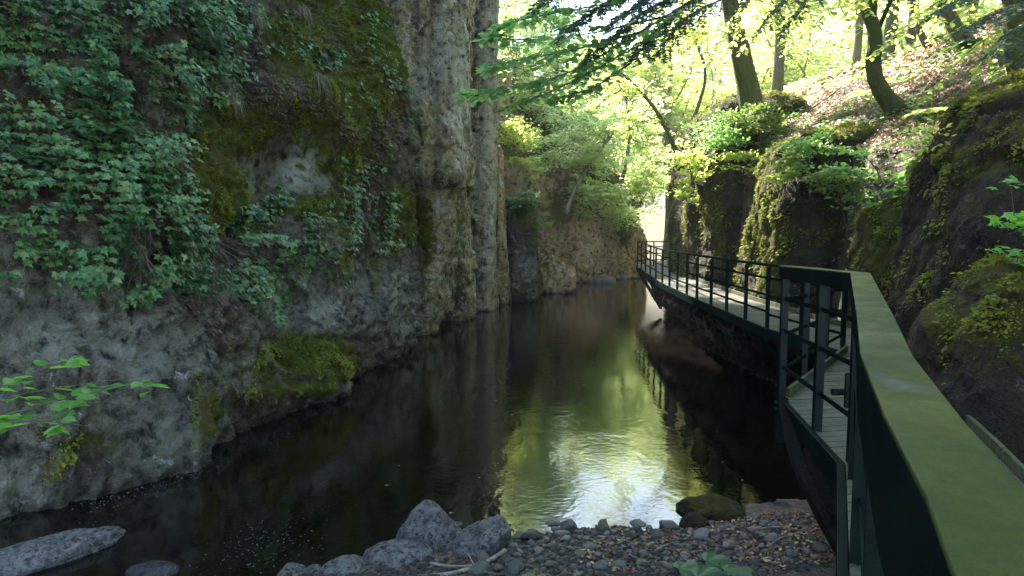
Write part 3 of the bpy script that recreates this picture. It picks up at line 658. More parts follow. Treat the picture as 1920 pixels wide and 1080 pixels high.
# railing: (x, y, top z)
def railing(name, path, tops, mids, posts, pw, topw, toph, drop, mat_top, mr=(.012, .035), flange=0):
    tr = MB(); path = np.array(path, float)
    P3 = [np.array([p[0], p[1], t]) for p, t in zip(path, tops)]
    root = None
    n = len(P3)
    # mitred box rail
    ring = []
    for i in range(n):
        d1 = P3[i] - P3[i - 1] if i else P3[1] - P3[0]; d2 = P3[i + 1] - P3[i] if i < n - 1 else d1
        d1 = d1[:2] / np.linalg.norm(d1[:2]); d2 = d2[:2] / np.linalg.norm(d2[:2]); t = d1 + d2; t /= np.linalg.norm(t); nr = np.array([t[1], -t[0]])
        k = 1 / max(.5, float(np.dot(nr, [d1[1], -d1[0]])))
        for sx, sz in ((-.5, 0), (.5, 0), (.5, -1), (-.5, -1)):
            ring.append([P3[i][0] + nr[0] * sx * topw * k, P3[i][1] + nr[1] * sx * topw * k, P3[i][2] + sz * (toph if not isinstance(toph, list) else toph[i])])
    Fc = [[3, 2, 1, 0], [4 * (n - 1) + q for q in (0, 1, 2, 3)]]
    for i in range(n - 1):
        for j in range(4): Fc.append([4 * i + j, 4 * i + (j + 1) % 4, 4 * i + 4 + (j + 1) % 4, 4 * i + 4 + j])
    top = make(name, np.array(ring), Fc, mat_top, wk, smooth=False)
    m = top.modifiers.new("bevel", 'BEVEL'); m.width = .006; m.segments = 3; m.limit_method = 'ANGLE'
    off = np.array(wk.location)
    if isinstance(toph, list):
        cap = []; Fq = []
        for i in range(n):
            a4 = np.array(ring[4 * i:4 * i + 4]); c2 = a4[:2].mean(0); out_ = c2 + (a4[:2] - c2) * 1.02; cap += [out_[0] + [0, 0, .012], out_[1] + [0, 0, .012], out_[1] + [0, 0, .001], out_[0] + [0, 0, .001]]
        o_ = make("rail_cap", np.array(cap) - off, Fc, M['toprail'], top, smooth=False); m = o_.modifiers.new("bevel", 'BEVEL'); m.width = .004; m.segments = 3; m.limit_method = 'ANGLE'
    for k, zf in enumerate(mids):
        b = MB()
        for i in range(n - 1):
            z0 = DZ + zf * (tops[i] - DZ); z1 = DZ + zf * (tops[i + 1] - DZ)
            b.bar((P3[i][0], P3[i][1], z0), (P3[i + 1][0], P3[i + 1][1], z1), mr[0], mr[1])
        mo = make("mid_rail", np.concatenate(b.V) - off, b.F, M['steel'], top, smooth=False)
    for (seg, t) in posts:
        q = P3[seg] * (1 - t) + P3[seg + 1] * t; d = P3[seg + 1] - P3[seg]
        a = math.atan2(d[1], d[0]); nr = np.array([-d[1], d[0]]) / np.linalg.norm(d[:2]) * .0
        zb = DZ - drop; b = MB(); h = q[2] - .05 - zb
        b.box((q[0], q[1], zb + h / 2), pw[0], pw[1], h, a)
        b.box((q[0], q[1], DZ - .05), pw[0] * 1.3, pw[1] * 1.9, .02, a); b.box((q[0], q[1], DZ - .11), pw[0] * 1.3, pw[1] * 1.9, .02, a)
        make("post", np.concatenate(b.V) - off, b.F, M['steel'], top, smooth=False)
    return top
railing("top_rail", [(.34, .28), (.476, .627), (.554, .80), (.702, 1.178), (.948, 1.76), (1.30, 2.5), (2.31, 4.66), (2.53, 6.5)], [2.665, 2.665, 2.665, 2.665, 2.665, 2.67, 2.685, 2.63], [.24, .52, .76],
        [(2, .6), (4, .05), (5, .35), (5, .87), (6, .0), (6, .42), (6, 1.0)], (.07, .06), (.118), [.27, .26, .26, .24, .17, .13, .11, .10], .42, M['steel'])
railing("top_rail", [(2.51, 6.5), (4.25, 8.95), (4.02, 11.0)], [2.58, 2.44, 2.42], [.22, .5, .78], [(0, .33), (0, .66), (1, 0), (1, .5)], (.035, .055), .06, .04, .25, M['steel'])
fp = [(4.02, 11.0), (4.06, 13.2), (4.1, 15.5), (4.18, 17.7), (4.28, 20.0), (5.05, 28.3), (6.4, 28.6)]
railing("top_rail", fp, [2.42, 2.40, 2.39, 2.38, 2.36, 2.42, 2.42], [.26, .52, .78],
        [(0, 0), (0, .5), (1, .02), (1, .5), (2, .02), (2, .5), (3, .02), (3, .5), (4, .0), (4, .2), (4, .4), (4, .6), (4, .8), (5, 0), (5, .5), (5, 1)], (.035, .055), .055, .04, .22, M['steel'])
b = MB(); b.bar((2.22, 4.5, 2.3), (2.05, 3.9, .9), .05, .06); b.build("brace", M['steel'], wk)
b = MB(); p = at(1592, 735, 4.45); b.tube([p + [-.11, 0, 0], p + [.02, 0, 0]], .022, 10); b.tube([p + [-.0, 0, -.1], p + [0, 0, .12]], .03, 10); b.build("clamp", M['steel'], wk)

def scatter_on(P2, Nn, n, accept):
    """random points on a displaced grid; accept(px, py, P) -> bool"""
    A, B = P2.shape[:2]; pts = []; nr = []; got = 0
    pxg, pyg = proj(P2[:-1, :-1]); ok = accept(pxg, pyg, P2[:-1, :-1])
    ar = np.linalg.norm(np.cross(P2[1:, :-1] - P2[:-1, :-1], P2[:-1, 1:] - P2[:-1, :-1]), axis=2) * ok
    c = np.cumsum(ar.ravel()); 
    if c[-1] <= 0: return np.zeros((0, 3)), np.zeros((0, 3))
    k = np.searchsorted(c, rng.random(n) * c[-1]); i, j = np.unravel_index(k, ar.shape)
    u = rng.random((n, 1)); v = rng.random((n, 1))
    return P2[i, j] * (1 - u) * (1 - v) + P2[i + 1, j] * u * (1 - v) + P2[i, j + 1] * (1 - u) * v + P2[i + 1, j + 1] * u * v, Nn[i, j]

def ivy_patch(poly, n, label, size=.085, thick=.22, surf=(LP, LN), mat='ivy', T=T_IVY, dens=.0, name="ivy", cat="ivy", group="ivy patches on the left cliff", hang=.5, stems=True, nf=1.7):
    P2, Nn = surf; poly = np.array(poly, float); c = poly.mean(0)
    def acc(px, py, P):
        q = np.stack([px, py, 0 * px], -1) / 60.0
        dx = 48 * fbm(q, 1, 4); dy = 48 * fbm(q, 1, 3, off=40)
        return inpoly(poly, px + dx, py + dy) & (fbm(P, nf, 4, off=2) > dens)
    pos, nn = scatter_on(P2, Nn, n, acc)
    if len(pos) == 0: print("EMPTY ivy", label); return None
    k = len(pos); t = np.clip(.15 + 1.0 * fbm(pos, 1.1, 2, off=21) + .5 * fbm(pos, 3.2, 2, off=3), .0, 1.1)[:, None]
    off = thick * t * (.25 + .75 * rng.random((k, 1)) ** .6)
    # leaves sit in little shelves, one over the other
    pos = pos + nn * off + rv(k, .02); sh = np.round(pos[:, 2] / .13 + .8 * gn(pos * 1.3)) * .13
    pos[:, 2] = pos[:, 2] * .6 + sh * .4
    up = np.array([0, 0, 1.0]); nrm = nn * .75 + up * .6 + rv(k, .28); d = nn * .55 - up * hang + rv(k, .45)
    d = d - nrm * (np.sum(d * nrm, 1) / np.sum(nrm * nrm, 1))[:, None]
    sz = size * (.45 + .95 * rng.random(k) ** 1.3)
    base = pos.mean(0); e = empty(name, base, label, cat, group)
    leaves("foliage", pos, d, nrm, sz, T, M[mat], e)
    if stems:
        for i in rng.integers(0, k, 8):
            b = MB(); a = pos[i] - nn[i] * off[i] * .6; q = curve([a, a + rv(1, .12)[0] - [0, 0, .25], a + rv(1, .16)[0] - [0, 0, .55]], 7); b.tube(q, np.linspace(.006, .003, 7), 4); b.build("stem", M['twig'], e, smooth=True)
    return e
ivy_patch([(-150, -60), (250, -40), (440, -20), (455, 90), (420, 200), (350, 230), (330, 330), (370, 420), (390, 500), (330, 560), (200, 545), (60, 555), (-150, 560)], 10500, "dense dark ivy curtain filling the upper left of the cliff", dens=-.16, thick=.8, size=.088)
ivy_patch([(210, 330), (300, 300), (360, 370), (400, 440), (380, 520), (300, 560), (230, 480)], 1600, "bushy ivy growth hanging above the bare roots", size=.09, thick=.55, dens=-.2)
ivy_patch([(430, 395), (520, 375), (590, 430), (605, 500), (560, 520), (500, 460), (440, 440)], 1500, "ivy clump above the small dark hollow", size=.085, thick=.5, dens=-.3)
ivy_patch([(415, 500), (540, 490), (560, 560), (500, 585), (430, 560)], 1100, "pale green leaf clump draped over the grey boulder's rim", size=.085, thick=.4, dens=-.3)
ivy_patch([(640, 310), (720, 330), (725, 375), (650, 375)], 650, "small leaf clump at the middle right of the mossy cliff", size=.095, thick=.35, dens=-.3)
ivy_patch([(610, 380), (730, 400), (740, 450), (680, 475), (630, 420)], 900, "leaf clump below the mossy knob on the cliff corner", size=.1, thick=.4, dens=-.3)
ivy_patch([(560, 60), (630, 70), (630, 140), (575, 130)], 520, "leaf clump high above the pale rock patch", size=.085, thick=.2)
ivy_patch([(630, 100), (730, 120), (770, 220), (740, 240), (650, 180)], 800, "scattered leaves trailing over the upper cliff corner", size=.09, thick=.2)
ivy_patch([(440, 20), (560, 0), (540, 90), (470, 90)], 300, "thin ivy sprays under the top edge of the cliff", size=.08, thick=.2, dens=0)
ivy_patch([(690, 0), (730, 20), (745, 110), (715, 120)], 260, "bright green tuft on the skyline of the mossy cliff", size=.1, thick=.25, mat='hazel')
ivy_patch([(600, 470), (650, 480), (640, 540), (600, 550)], 140, "few small leaves beside the mossy rock corner", size=.07, thick=.15)
# withered brown heather-like growth
def dry_patch(poly, n, label, **k): return ivy_patch(poly, n, label, size=.05, thick=.20, mat='drycl', T=T_OV, name="withered_plant", cat="dead plant", group="withered brown plants on the left cliff", hang=.9, stems=False, **k)
dry_patch([(380, 110), (560, 150), (600, 210), (540, 230), (420, 200)], 2600, "withered brown plants hanging from the overhang", dens=-.05)
dry_patch([(620, 180), (760, 240), (765, 330), (650, 300)], 2600, "withered brown plants on the cliff corner below the trailing leaves", dens=-.05)
dry_patch([(420, 440), (520, 470), (500, 520), (420, 510)], 800, "withered plants in front of the small hollow", dens=-.1)
dry_patch([(330, 560), (440, 560), (420, 600), (340, 610)], 700, "withered brown fringe above the grey slab", dens=-.1)
dry_patch([(520, 0), (690, 0), (700, 90), (560, 60)], 2200, "withered brown plants among moss at the top of the cliff", dens=0)

# grass tufts and ferns
def tuft(p, n, L, label, mat='straw', droop=1.0, out=(.6, -.5, 0), group="grass tufts on the left cliff"):
    e = empty("grass_tuft", p, label, "grass tuft", group); V = []; Fc = []; vr = []
    out = np.array(out, float)
    for i in range(n):
        d = out + rv(1, .5)[0] + [0, 0, .5]; d /= np.linalg.norm(d); l = L * random.uniform(.5, 1.1); k = 5; s = np.cross(d, [0, 0, 1]); s /= np.linalg.norm(s) + 1e-6; wd = .004 + .003 * random.random()
        base = np.array(p) + rv(1, .04)[0]; b0 = len(V)
        for j in range(k):
            t = j / (k - 1); q = base + d * l * t * (1 - .35 * t) - np.array([0, 0, 1]) * droop * l * t * t; wj = wd * (1 - t * .9); V += [q - s * wj, q + s * wj]; vr += [i / n] * 2
        for j in range(k - 1): Fc.append([b0 + 2 * j, b0 + 2 * j + 1, b0 + 2 * j + 3, b0 + 2 * j + 2])
    make("blades", np.array(V), Fc, M[mat], e, {"var": np.array(vr)}, smooth=True)
def surf_at(px, py, surf=(LP, LN)):
    P2, Nn = surf; a, b = proj(P2); d = (a - px) ** 2 + (b - py) ** 2; d = np.where(P2[..., 1] < 1, 1e9, d); k = np.unravel_index(np.argmin(d + P2[..., 1] * .5), d.shape); return P2[k] + Nn[k] * .05, Nn[k]
for (a, b, n, L, lb, mt) in [(590, 150, 70, .55, "pale drooping grass tuft above the pale rock patch", 'straw'), (350, 165, 50, .45, "green and straw grass tuft beside the ivy edge", 'grass'), (430, 180, 60, .4, "dry grass hanging beside the grey rock patch", 'straw'),
        (470, 30, 60, .5, "dry grass hanging near the top of the cliff", 'straw'), (690, 440, 50, .45, "green grass tuft in the leaf clump on the cliff corner", 'grass'), (350, 560, 60, .35, "dry grass at the foot of the ivy above the slab", 'straw'), (560, 20, 60, .5, "straw tuft at the top edge above the moss", 'straw')]:
    p, nn = surf_at(a, b); tuft(p, n, L, lb, mt, 1.1, nn)
def frond(p, d, L, n=16, W=.30):
    d = np.array(d, float); d /= np.linalg.norm(d); s = np.cross(d, [0, 0, 1]); s /= np.linalg.norm(s); pos = []; dd = []; nn = []; sz = []
    P = [np.array(p) + d * L * t - np.array([0, 0, 1]) * L * .55 * t * t for t in np.linspace(0, 1, n)]
    for i in range(1, n):
        t = i / n; up = np.cross(s, P[i] - P[i - 1])
        for sg in (-1, 1): pos.append(P[i]); dd.append(s * sg + d * .45 - [0, 0, .15]); nn.append(up + rv(1, .002)[0]); sz.append(L * W * math.sin(math.pi * min(1, t * .9 + .12)) + .01)
    return np.array(P), np.array(pos), np.array(dd), np.array(nn), np.array(sz)
def fern(p, out, L, label, k=6, group="ferns on the rocks", mat='fern'):
    e = empty("fern", p, label, "fern", group); out = np.array(out, float)
    for i in range(k):
        a = (i - (k - 1) / 2) * .5; o2 = np.array([out[0] * math.cos(a) - out[1] * math.sin(a), out[0] * math.sin(a) + out[1] * math.cos(a), .35 + .3 * random.random()])
        P, pos, dd, nn, sz = frond(p, o2, L * random.uniform(.75, 1.1)); fr_ = leaves("frond", pos, dd, nn, sz, T_OV, M[mat], e, width=.42)
        V, Fc = tube(P - np.array(p), np.linspace(.004, .0015, len(P)), 4); make("stem", V, Fc, M['twig'], fr_)
for (a, b, L, lb) in [(190, 255, .55, "large fern in the middle of the ivy curtain"), (250, 320, .5, "fern below the large one in the ivy"), (320, 545, .38, "small fern hanging beside the bare roots"), (60, 310, .5, "fern at the left edge of the ivy curtain"),
        (880, 530, .4, "small fern low on the slender pillar"), (280, 510, .4, "fern tucked behind the hanging roots")]:
    p, nn = surf_at(a, b) if a < 800 else (at(878, 528, 24.9), np.array([.2, -1, 0])); fern(p, nn, L, lb)

# hanging bare roots
def roots(starts, label, n=10, L=1.1, name="hanging_roots"):
    p0, nn = surf_at(*starts[0]); e = empty(name, p0, label, "roots", "bare roots and twigs hanging from the cliff"); b = MB()
    for s in starts:
        p, nn = surf_at(*s)
        for i in range(n):
            l = L * random.uniform(.4, 1.0); q = [p + nn * .12 + rv(1, .05)[0]]; d = np.array([nn[0] * .5 + rng.normal() * .3, nn[1] * .5, -1.0])
            for j in range(7): d = d + rv(1, .28)[0] * [1, 1, .4]; q.append(q[-1] + d * l / 7)
            b.tube(curve(q, 16), np.linspace(.007, .002, 16) * random.uniform(.4, 1.1), 4)
    b.build("root", M['twig'], e, smooth=True)
roots([(240, 430), (250, 470), (265, 440)], "bare roots hanging down over the grey slab", 5, 1.3)
roots([(320, 400), (350, 430), (370, 470)], "bare grey twigs slanting down beside the ivy", 4, 1.2)

# ---- bush on the dark pillar and plants on the far wall
def bush(c, r, n, label, size, mat, T=T_OV, name="bush", cat="bush", group="bushes on the far rocks", stems=6, flat=.7):
    c = np.array(c, float); r = np.array(r, float); e = empty(name, c - [0, 0, r[2]], label, cat, group)
    ncl = max(6, n // 60); cc = rv(ncl); cc /= np.linalg.norm(cc, axis=1)[:, None]; cc *= (rng.random((ncl, 1)) ** .45); cc = c + cc * r
    idx = rng.integers(0, ncl, n); pos = cc[idx] + rv(n) * (r * .22) * [1, 1, flat * .6]
    nrm = rv(n, .45) + [0, 0, 1]; d = rv(n) * [1, 1, .35] + (pos - c) / r * .5
    d = d - nrm * (np.sum(d * nrm, 1) / np.sum(nrm * nrm, 1))[:, None]
    leaves("foliage", pos, d, nrm, size * (.6 + .7 * rng.random(n)), T, M[mat], e)
    base = c - [0, 0, r[2]]
    for i in range(stems):
        b = MB(); t = cc[rng.integers(0, ncl)]; b.tube(curve([base + rv(1, .05)[0], (base + t) / 2 + rv(1, .1)[0] * r, t], 8), np.linspace(.02, .006, 8) * max(.4, r[0]), 5); b.build("stem", M['twig'], e, smooth=True)
    return e
bush((.25, 28.6, 4.0), (.75, .6, .5), 1500, "leafy green bush sitting on the short dark pillar", .13, 'fern')
bush((.75, 28.4, 3.1), (.35, .3, .35), 300, "small ivy tuft hanging off the side of the short dark pillar", .12, 'fern')
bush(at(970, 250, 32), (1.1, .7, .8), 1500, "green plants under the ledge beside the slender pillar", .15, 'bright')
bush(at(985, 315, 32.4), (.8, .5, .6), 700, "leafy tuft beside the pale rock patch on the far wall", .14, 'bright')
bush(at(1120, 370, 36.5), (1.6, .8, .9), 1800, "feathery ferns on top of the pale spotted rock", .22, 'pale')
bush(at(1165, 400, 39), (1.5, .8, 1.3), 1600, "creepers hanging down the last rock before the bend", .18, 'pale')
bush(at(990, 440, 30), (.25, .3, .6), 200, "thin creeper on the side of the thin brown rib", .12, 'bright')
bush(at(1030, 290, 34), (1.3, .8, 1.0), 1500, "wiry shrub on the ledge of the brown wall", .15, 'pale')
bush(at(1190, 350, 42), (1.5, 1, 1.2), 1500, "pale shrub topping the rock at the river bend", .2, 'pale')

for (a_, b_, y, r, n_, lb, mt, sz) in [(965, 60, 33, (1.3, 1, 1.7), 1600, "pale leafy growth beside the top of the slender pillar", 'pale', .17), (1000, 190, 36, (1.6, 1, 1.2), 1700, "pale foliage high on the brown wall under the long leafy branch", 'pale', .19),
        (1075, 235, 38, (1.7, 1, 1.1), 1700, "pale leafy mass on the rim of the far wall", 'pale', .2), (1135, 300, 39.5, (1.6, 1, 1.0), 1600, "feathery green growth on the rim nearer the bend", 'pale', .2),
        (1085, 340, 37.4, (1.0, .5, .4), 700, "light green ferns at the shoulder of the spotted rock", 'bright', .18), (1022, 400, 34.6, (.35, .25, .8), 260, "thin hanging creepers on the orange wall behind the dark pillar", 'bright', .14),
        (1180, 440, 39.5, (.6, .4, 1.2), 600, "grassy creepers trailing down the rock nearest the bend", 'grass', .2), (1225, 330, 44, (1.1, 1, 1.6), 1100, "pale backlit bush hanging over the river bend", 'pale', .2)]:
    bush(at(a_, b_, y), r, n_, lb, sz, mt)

# ================================================================ BOULDERS AND STONES
def ico(sub):
    bm = bmesh.new(); bmesh.ops.create_icosphere(bm, subdivisions=sub, radius=1.0)
    V = np.array([v.co[:] for v in bm.verts]); Fc = np.array([[v.index for v in f.verts] for f in bm.faces]); bm.free(); return V, Fc
ICO = {s: ico(s) for s in (3, 4, 5, 6)}
def boulder(name, c, r, mat, label=None, cat=None, group=None, sub=5, seed=0, ncut=7, cut=.72, rz=0, moss=0.0, amp=.10, tilt=(0, 0), link=True, shape=None):
    V, Fc = ICO[sub]; V = V.copy(); g = np.random.default_rng(int(seed * 10) + 11)
    for _ in range(ncut):
        n_ = g.normal(size=3); n_ /= np.linalg.norm(n_); dd = cut + .2 * g.random(); ex = V @ n_ - dd; V -= np.where(ex > 0, ex * .9, 0)[:, None] * n_
    if shape is not None: V = shape(V)
    V = V * (1 + amp * fbm(V + seed, 1.4, 3) + amp * .2 * ridged(V + seed, 4, 3) + amp * .35 * facet(V + seed, 1.6))[:, None] + V * (amp * .12 * fbm(V + seed, 11, 2))[:, None]
    V = V * r
    Mx = np.array(Matrix.Rotation(rz, 3, 'Z') @ Matrix.Rotation(tilt[0], 3, 'X') @ Matrix.Rotation(tilt[1], 3, 'Y')); V = V @ Mx.T
    Nz = V[:, 2] / (np.linalg.norm(V, axis=1) + 1e-9)
    m = moss * (.25 + .8 * sm(-.1, .8, Nz) + .6 * fbm(V + seed, 2.5, 3))
    o = make(name, V, Fc, mat, None, {"moss": m, "pale": np.zeros(len(V))}); o.location = tuple(float(q) for q in c)
    if label: tag(o, label, cat, group)
    return o
BG = "stones lying along the near water's edge"
def bpix(x0, x1, y0, y1, y, **k):
    """boulder filling a pixel box at depth y"""
    c = at((x0 + x1) / 2, (y0 + y1) / 2, y); rx = (x1 - x0) / 2 * y / F; rz_ = (y1 - y0) / 2 * y / F
    return c, (rx, k.get('ry', rx * .85), rz_)
def peak(V):
    V = V.copy(); t = np.clip((V[:, 2] + .5) / 1.5, 0, 1); V[:, 0] = V[:, 0] * (1 - .72 * t) - .12 * t; V[:, 1] *= (1 - .6 * t); return V
c, r = bpix(733, 880, 940, 1050, 6.55); boulder("boulder", c, (r[0] * 1.05, .30, r[2] * 1.12), M['stone'], "pointed grey boulder standing at the water's edge, the tallest of the near stones", "boulder", BG, 6, 3, 5, .8, shape=peak)
c, r = bpix(672, 812, 1018, 1085, 6.15); boulder("boulder", c, (r[0] * 1.04, .24, r[2] * 1.1), M['stone'], "smooth oval blue-grey stone in front of the pointed boulder", "boulder", BG, 5, 5, 3, .85, tilt=(0, -.12))
c, r = bpix(840, 965, 975, 1062, 6.3); boulder("boulder", c, (r[0] * 1.1, .28, r[2] * 1.15), M['stone'], "rough grey boulder with a moss patch right of the pointed one", "boulder", BG, 6, 12, 9, .62, moss=.22, amp=.16, tilt=(0, -.3))
c, r = bpix(600, 700, 1048, 1110, 5.95); boulder("boulder", c, (r[0] * 1.1, .22, r[2] * 1.1), M['stone'], "lumpy pale grey stone at the bottom edge left of the oval one", "boulder", BG, 5, 7, 5, .8)
c, r = bpix(522, 575, 1058, 1110, 5.9); boulder("boulder", c, (r[0] * 1.1, .15, r[2]), M['stone'], "small round stone farthest left on the near bank", "boulder", BG, 5, 17, 3, .85)
c, r = bpix(568, 606, 1060, 1100, 5.95); boulder("boulder", c, (r[0] * 1.1, .12, r[2]), M['stone'], "small greenish stone between two pale ones at the bottom edge", "boulder", BG, 5, 21, 3, .85, moss=.3)
c, r = bpix(845, 872, 978, 1000, 6.9); boulder("boulder", c, (r[0], .06, r[2]), M['stone'], "little white-edged stone peeking out of the water behind the pointed boulder", "boulder", BG, 4, 4, 5, .7)
c, r = bpix(1008, 1066, 1012, 1064, 6.4); boulder("boulder", c, (r[0], .14, r[2]), M['wetstone'], "round dark stone beside the driftwood", "boulder", BG, 5, 31, 3, .85)
c, r = bpix(1046, 1088, 1044, 1080, 6.2); boulder("boulder", c, (r[0], .11, r[2]), M['wetstone'], "dark oval stone right below the round one", "boulder", BG, 5, 33, 4, .8)
c, r = bpix(940, 1022, 1040, 1095, 6.15); boulder("boulder", c, (r[0], .2, r[2]), M['wetstone'], "low stone with bright moss on its right at the bottom edge", "boulder", BG, 5, 35, 4, .8, moss=.7)
c, r = bpix(1268, 1398, 934, 1005, 7.2); boulder("boulder", c, (r[0] * 1.05, .32, r[2] * 1.1), M['darkrock'], "large mossy boulder at the shadowed water's edge", "boulder", BG, 6, 40, 6, .75, moss=.75)
c, r = bpix(1272, 1332, 962, 1020, 6.85); boulder("boulder", c, (r[0], .16, r[2]), M['darkrock'], "smaller mossy stone leaning on the large mossy boulder", "boulder", BG, 5, 42, 5, .75, moss=.5)
c, r = bpix(1410, 1512, 945, 985, 7.35); boulder("boulder", c, (r[0], .28, r[2]), M['wetstone'], "flat grey stone near the foot of the walkway", "boulder", BG, 5, 44, 5, .75)
c, r = bpix(1488, 1600, 1020, 1070, 6.3); boulder("boulder", c, (r[0], .22, r[2]), M['wetstone'], "grey stone half hidden by the walkway post", "boulder", BG, 5, 46, 6, .75, moss=.15)
c, r = bpix(1372, 1400, 897, 914, 8.6); boulder("boulder", c, (r[0], .12, r[2]), M['stone'], "pale wet stone in the dark water, left of the pair", "boulder", "pale stones in the dark water", 4, 48, 4, .8)
c, r = bpix(1450, 1482, 893, 918, 8.5); boulder("boulder", c, (r[0], .14, r[2]), M['stone'], "pale wet stone in the dark water, right of the pair", "boulder", "pale stones in the dark water", 4, 50, 4, .8)
c = atz(62, 1048, .02); boulder("boulder", c, (.72, .26, .15), M['stone'], "long flat stone breaking the water at the lower left corner", "boulder", None, 6, 55, 4, .8, rz=.78, tilt=(0, -.02))
c = atz(285, 1072, 0); boulder("boulder", c, (.22, .14, .07), M['wetstone'], "small wet stone beside the long flat one at the bottom", "boulder", None, 4, 58, 4, .8)
# far rocks
c = at(1042, 515, 32.2); boulder("boulder", (c[0], c[1], .65), (.95, .9, 1.15), M['brown'], "big angular boulder in the water right of the short dark pillar", "boulder", None, 6, 62, 9, .62, moss=.4)
c = atz(1132, 530, 0); boulder("boulder", (c[0], c[1], .05), (.65, .5, .36), M['stone'], "pale pointed stone in the water before the far rapids", "boulder", None, 5, 66, 7, .7)
fr = None
for i in range(34):
    a = random.uniform(1075, 1265); yy = random.uniform(509, 526); q = atz(a, yy, 0)
    o = boulder("rapids_stone", (q[0], q[1], .04), (random.uniform(.2, .7), random.uniform(.2, .6), random.uniform(.12, .34)), M['stone'] if i % 3 else M['brown'], "small stone in the shallow rapids at the far bend", "stone", "stones in the far rapids", 3, 70 + i, 5, .75)
# driftwood
b = MB(); b.tube(curve([at(790, 1084, 5.6), at(850, 1076, 5.65), at(905, 1058, 5.8), at(948, 1032, 5.95)], 14), np.linspace(.028, .02, 14), 8)
o = b.build("driftwood_branch", M['dry'], smooth=True); tag(o, "thick weathered branch lying in front of the rough grey boulder", "driftwood", "driftwood among the near stones")
b = MB(); b.tube(curve([at(806, 1056, 5.8), at(850, 1062, 5.75), at(905, 1058, 5.72)], 10), np.linspace(.014, .008, 10), 6)
o = b.build("driftwood_branch", M['dry'], smooth=True); tag(o, "thin straight stick under the pointed boulder", "driftwood", "driftwood among the near stones")
b = MB(); b.tube(curve([at(875, 1035, 5.75), at(895, 1066, 5.65), at(920, 1074, 5.6), at(950, 1080, 5.6)], 10), np.linspace(.005, .004, 10), 5)
o = b.build("driftwood_branch", M['dry'], smooth=True); tag(o, "thin bent twig crossing the thick branch", "driftwood", "driftwood among the near stones")
b = MB(); b.tube(curve([at(898, 1003, 6.45), at(925, 994, 6.45), at(944, 985, 6.5)], 8), [.012] * 8, 6)
o = b.build("driftwood_branch", M['dry'], smooth=True); tag(o, "pale stick resting on the rough grey boulder", "driftwood", "driftwood among the near stones")
# pebbles: individual stones
protos = [boulder("pebble", (0, -50, 0), (1, .75, .55), M['pebble'], sub=4, seed=100 + i, ncut=9, cut=.62) for i in range(7)]
PL = "small grey pebble among the many on the near gravel bank"
placed = []
tries = 0
while len(placed) < 285 and tries < 9000:
    tries += 1
    px_ = random.uniform(880, 1600); py_ = random.uniform(965, 1085)
    p = atz(px_, py_, .06); z = float(bank_z(np.array(p[0]), np.array(p[1])))
    if z < -.06: continue
    s = random.choice([.022, .028, .033, .04, .05, .06, .08, .11]) * random.uniform(.8, 1.2)
    if px_ > 1330: s *= .8 if random.random() < .5 else .6
    if any((p[0] - q[0]) ** 2 + (p[1] - q[1]) ** 2 < (s + q[2]) ** 2 * .6 for q in placed): continue
    if px_ > 1330 and random.random() < .45: continue
    if random.random() < .25 and px_ < 1330: continue
    placed.append((p[0], p[1], s))
    src = protos[len(placed) % 7]; o = src if len(placed) <= 7 else src.copy()
    if len(placed) > 7: COL.objects.link(o)
    o.location = (p[0], p[1], z + s * .22); o.scale = (s, s * random.uniform(.8, 1.1), s * random.uniform(.8, 1.2)); o.rotation_euler = (random.uniform(-.3, .3), random.uniform(-.3, .3), random.uniform(0, 6.28))
    tag(o, PL, "pebble", "pebbles on the near gravel bank")
# fine gravel, one mass
n = 5200; px_ = rng.uniform(500, 1640, n); py_ = rng.uniform(960, 1110, n); V3, F3 = ICO[3]
bm = bmesh.new(); bmesh.ops.create_icosphere(bm, subdivisions=1, radius=1); V1 = np.array([v.co[:] for v in bm.verts]); F1 = np.array([[v.index for v in f.verts] for f in bm.faces]); bm.free()
pp = np.array([atz(a, b_, .06) for a, b_ in zip(px_, py_)]); zz = bank_z(pp[:, 0], pp[:, 1]); k = zz > -.05; pp = pp[k]; zz = zz[k]; n = len(pp); s = rng.uniform(.008, .028, n)
V = V1[None] * (1 + .25 * rng.normal(size=(n, len(V1), 1)) * .6) * s[:, None, None] * np.array([1, .8, .5]) + np.stack([pp[:, 0], pp[:, 1], zz + s * .2], 1)[:, None]
o = make("gravel", V.reshape(-1, 3), (np.arange(n)[:, None, None] * len(V1) + F1[None]).reshape(-1, 3), M['wetstone'], None, {"moss": np.zeros(n * len(V1)), "pale": np.repeat(rng.random(n) * .5, len(V1))})
tag(o, "fine gravel between the pebbles on the near bank", "gravel", kind='stuff')
def litter(name, P, nrm, size, label, mat='litter', kind='stuff', jit=.35, T=T_OV):
    n = len(P); nn = nrm + rv(n, jit); d = rv(n); d = d - nn * (np.sum(d * nn, 1) / np.sum(nn * nn, 1))[:, None]
    o = leaves(name, P, d, nn, size * (.6 + .8 * rng.random(n)), T, M[mat]); tag(o, label, "leaf litter" if 'litter' in name else name.replace('_', ' '), kind=kind); return o
n = 2600; px_ = rng.uniform(1000, 1640, n); py_ = rng.uniform(955, 1100, n); pp = np.array([atz(a, b_, .06) for a, b_ in zip(px_, py_)]); zz = bank_z(pp[:, 0], pp[:, 1])
k = (zz > .0) & (fbm(np.stack([pp[:, 0], pp[:, 1], 0 * zz], 1), 1.8, 3) + (px_ - 1250) / 700 > -.1); pp[:, 2] = zz + .02; pp = pp[k]
litter("leaf_litter", pp, np.tile([0, 0, 1.0], (len(pp), 1)), .036, "brown and yellow fallen leaves strewn over the near gravel bank")

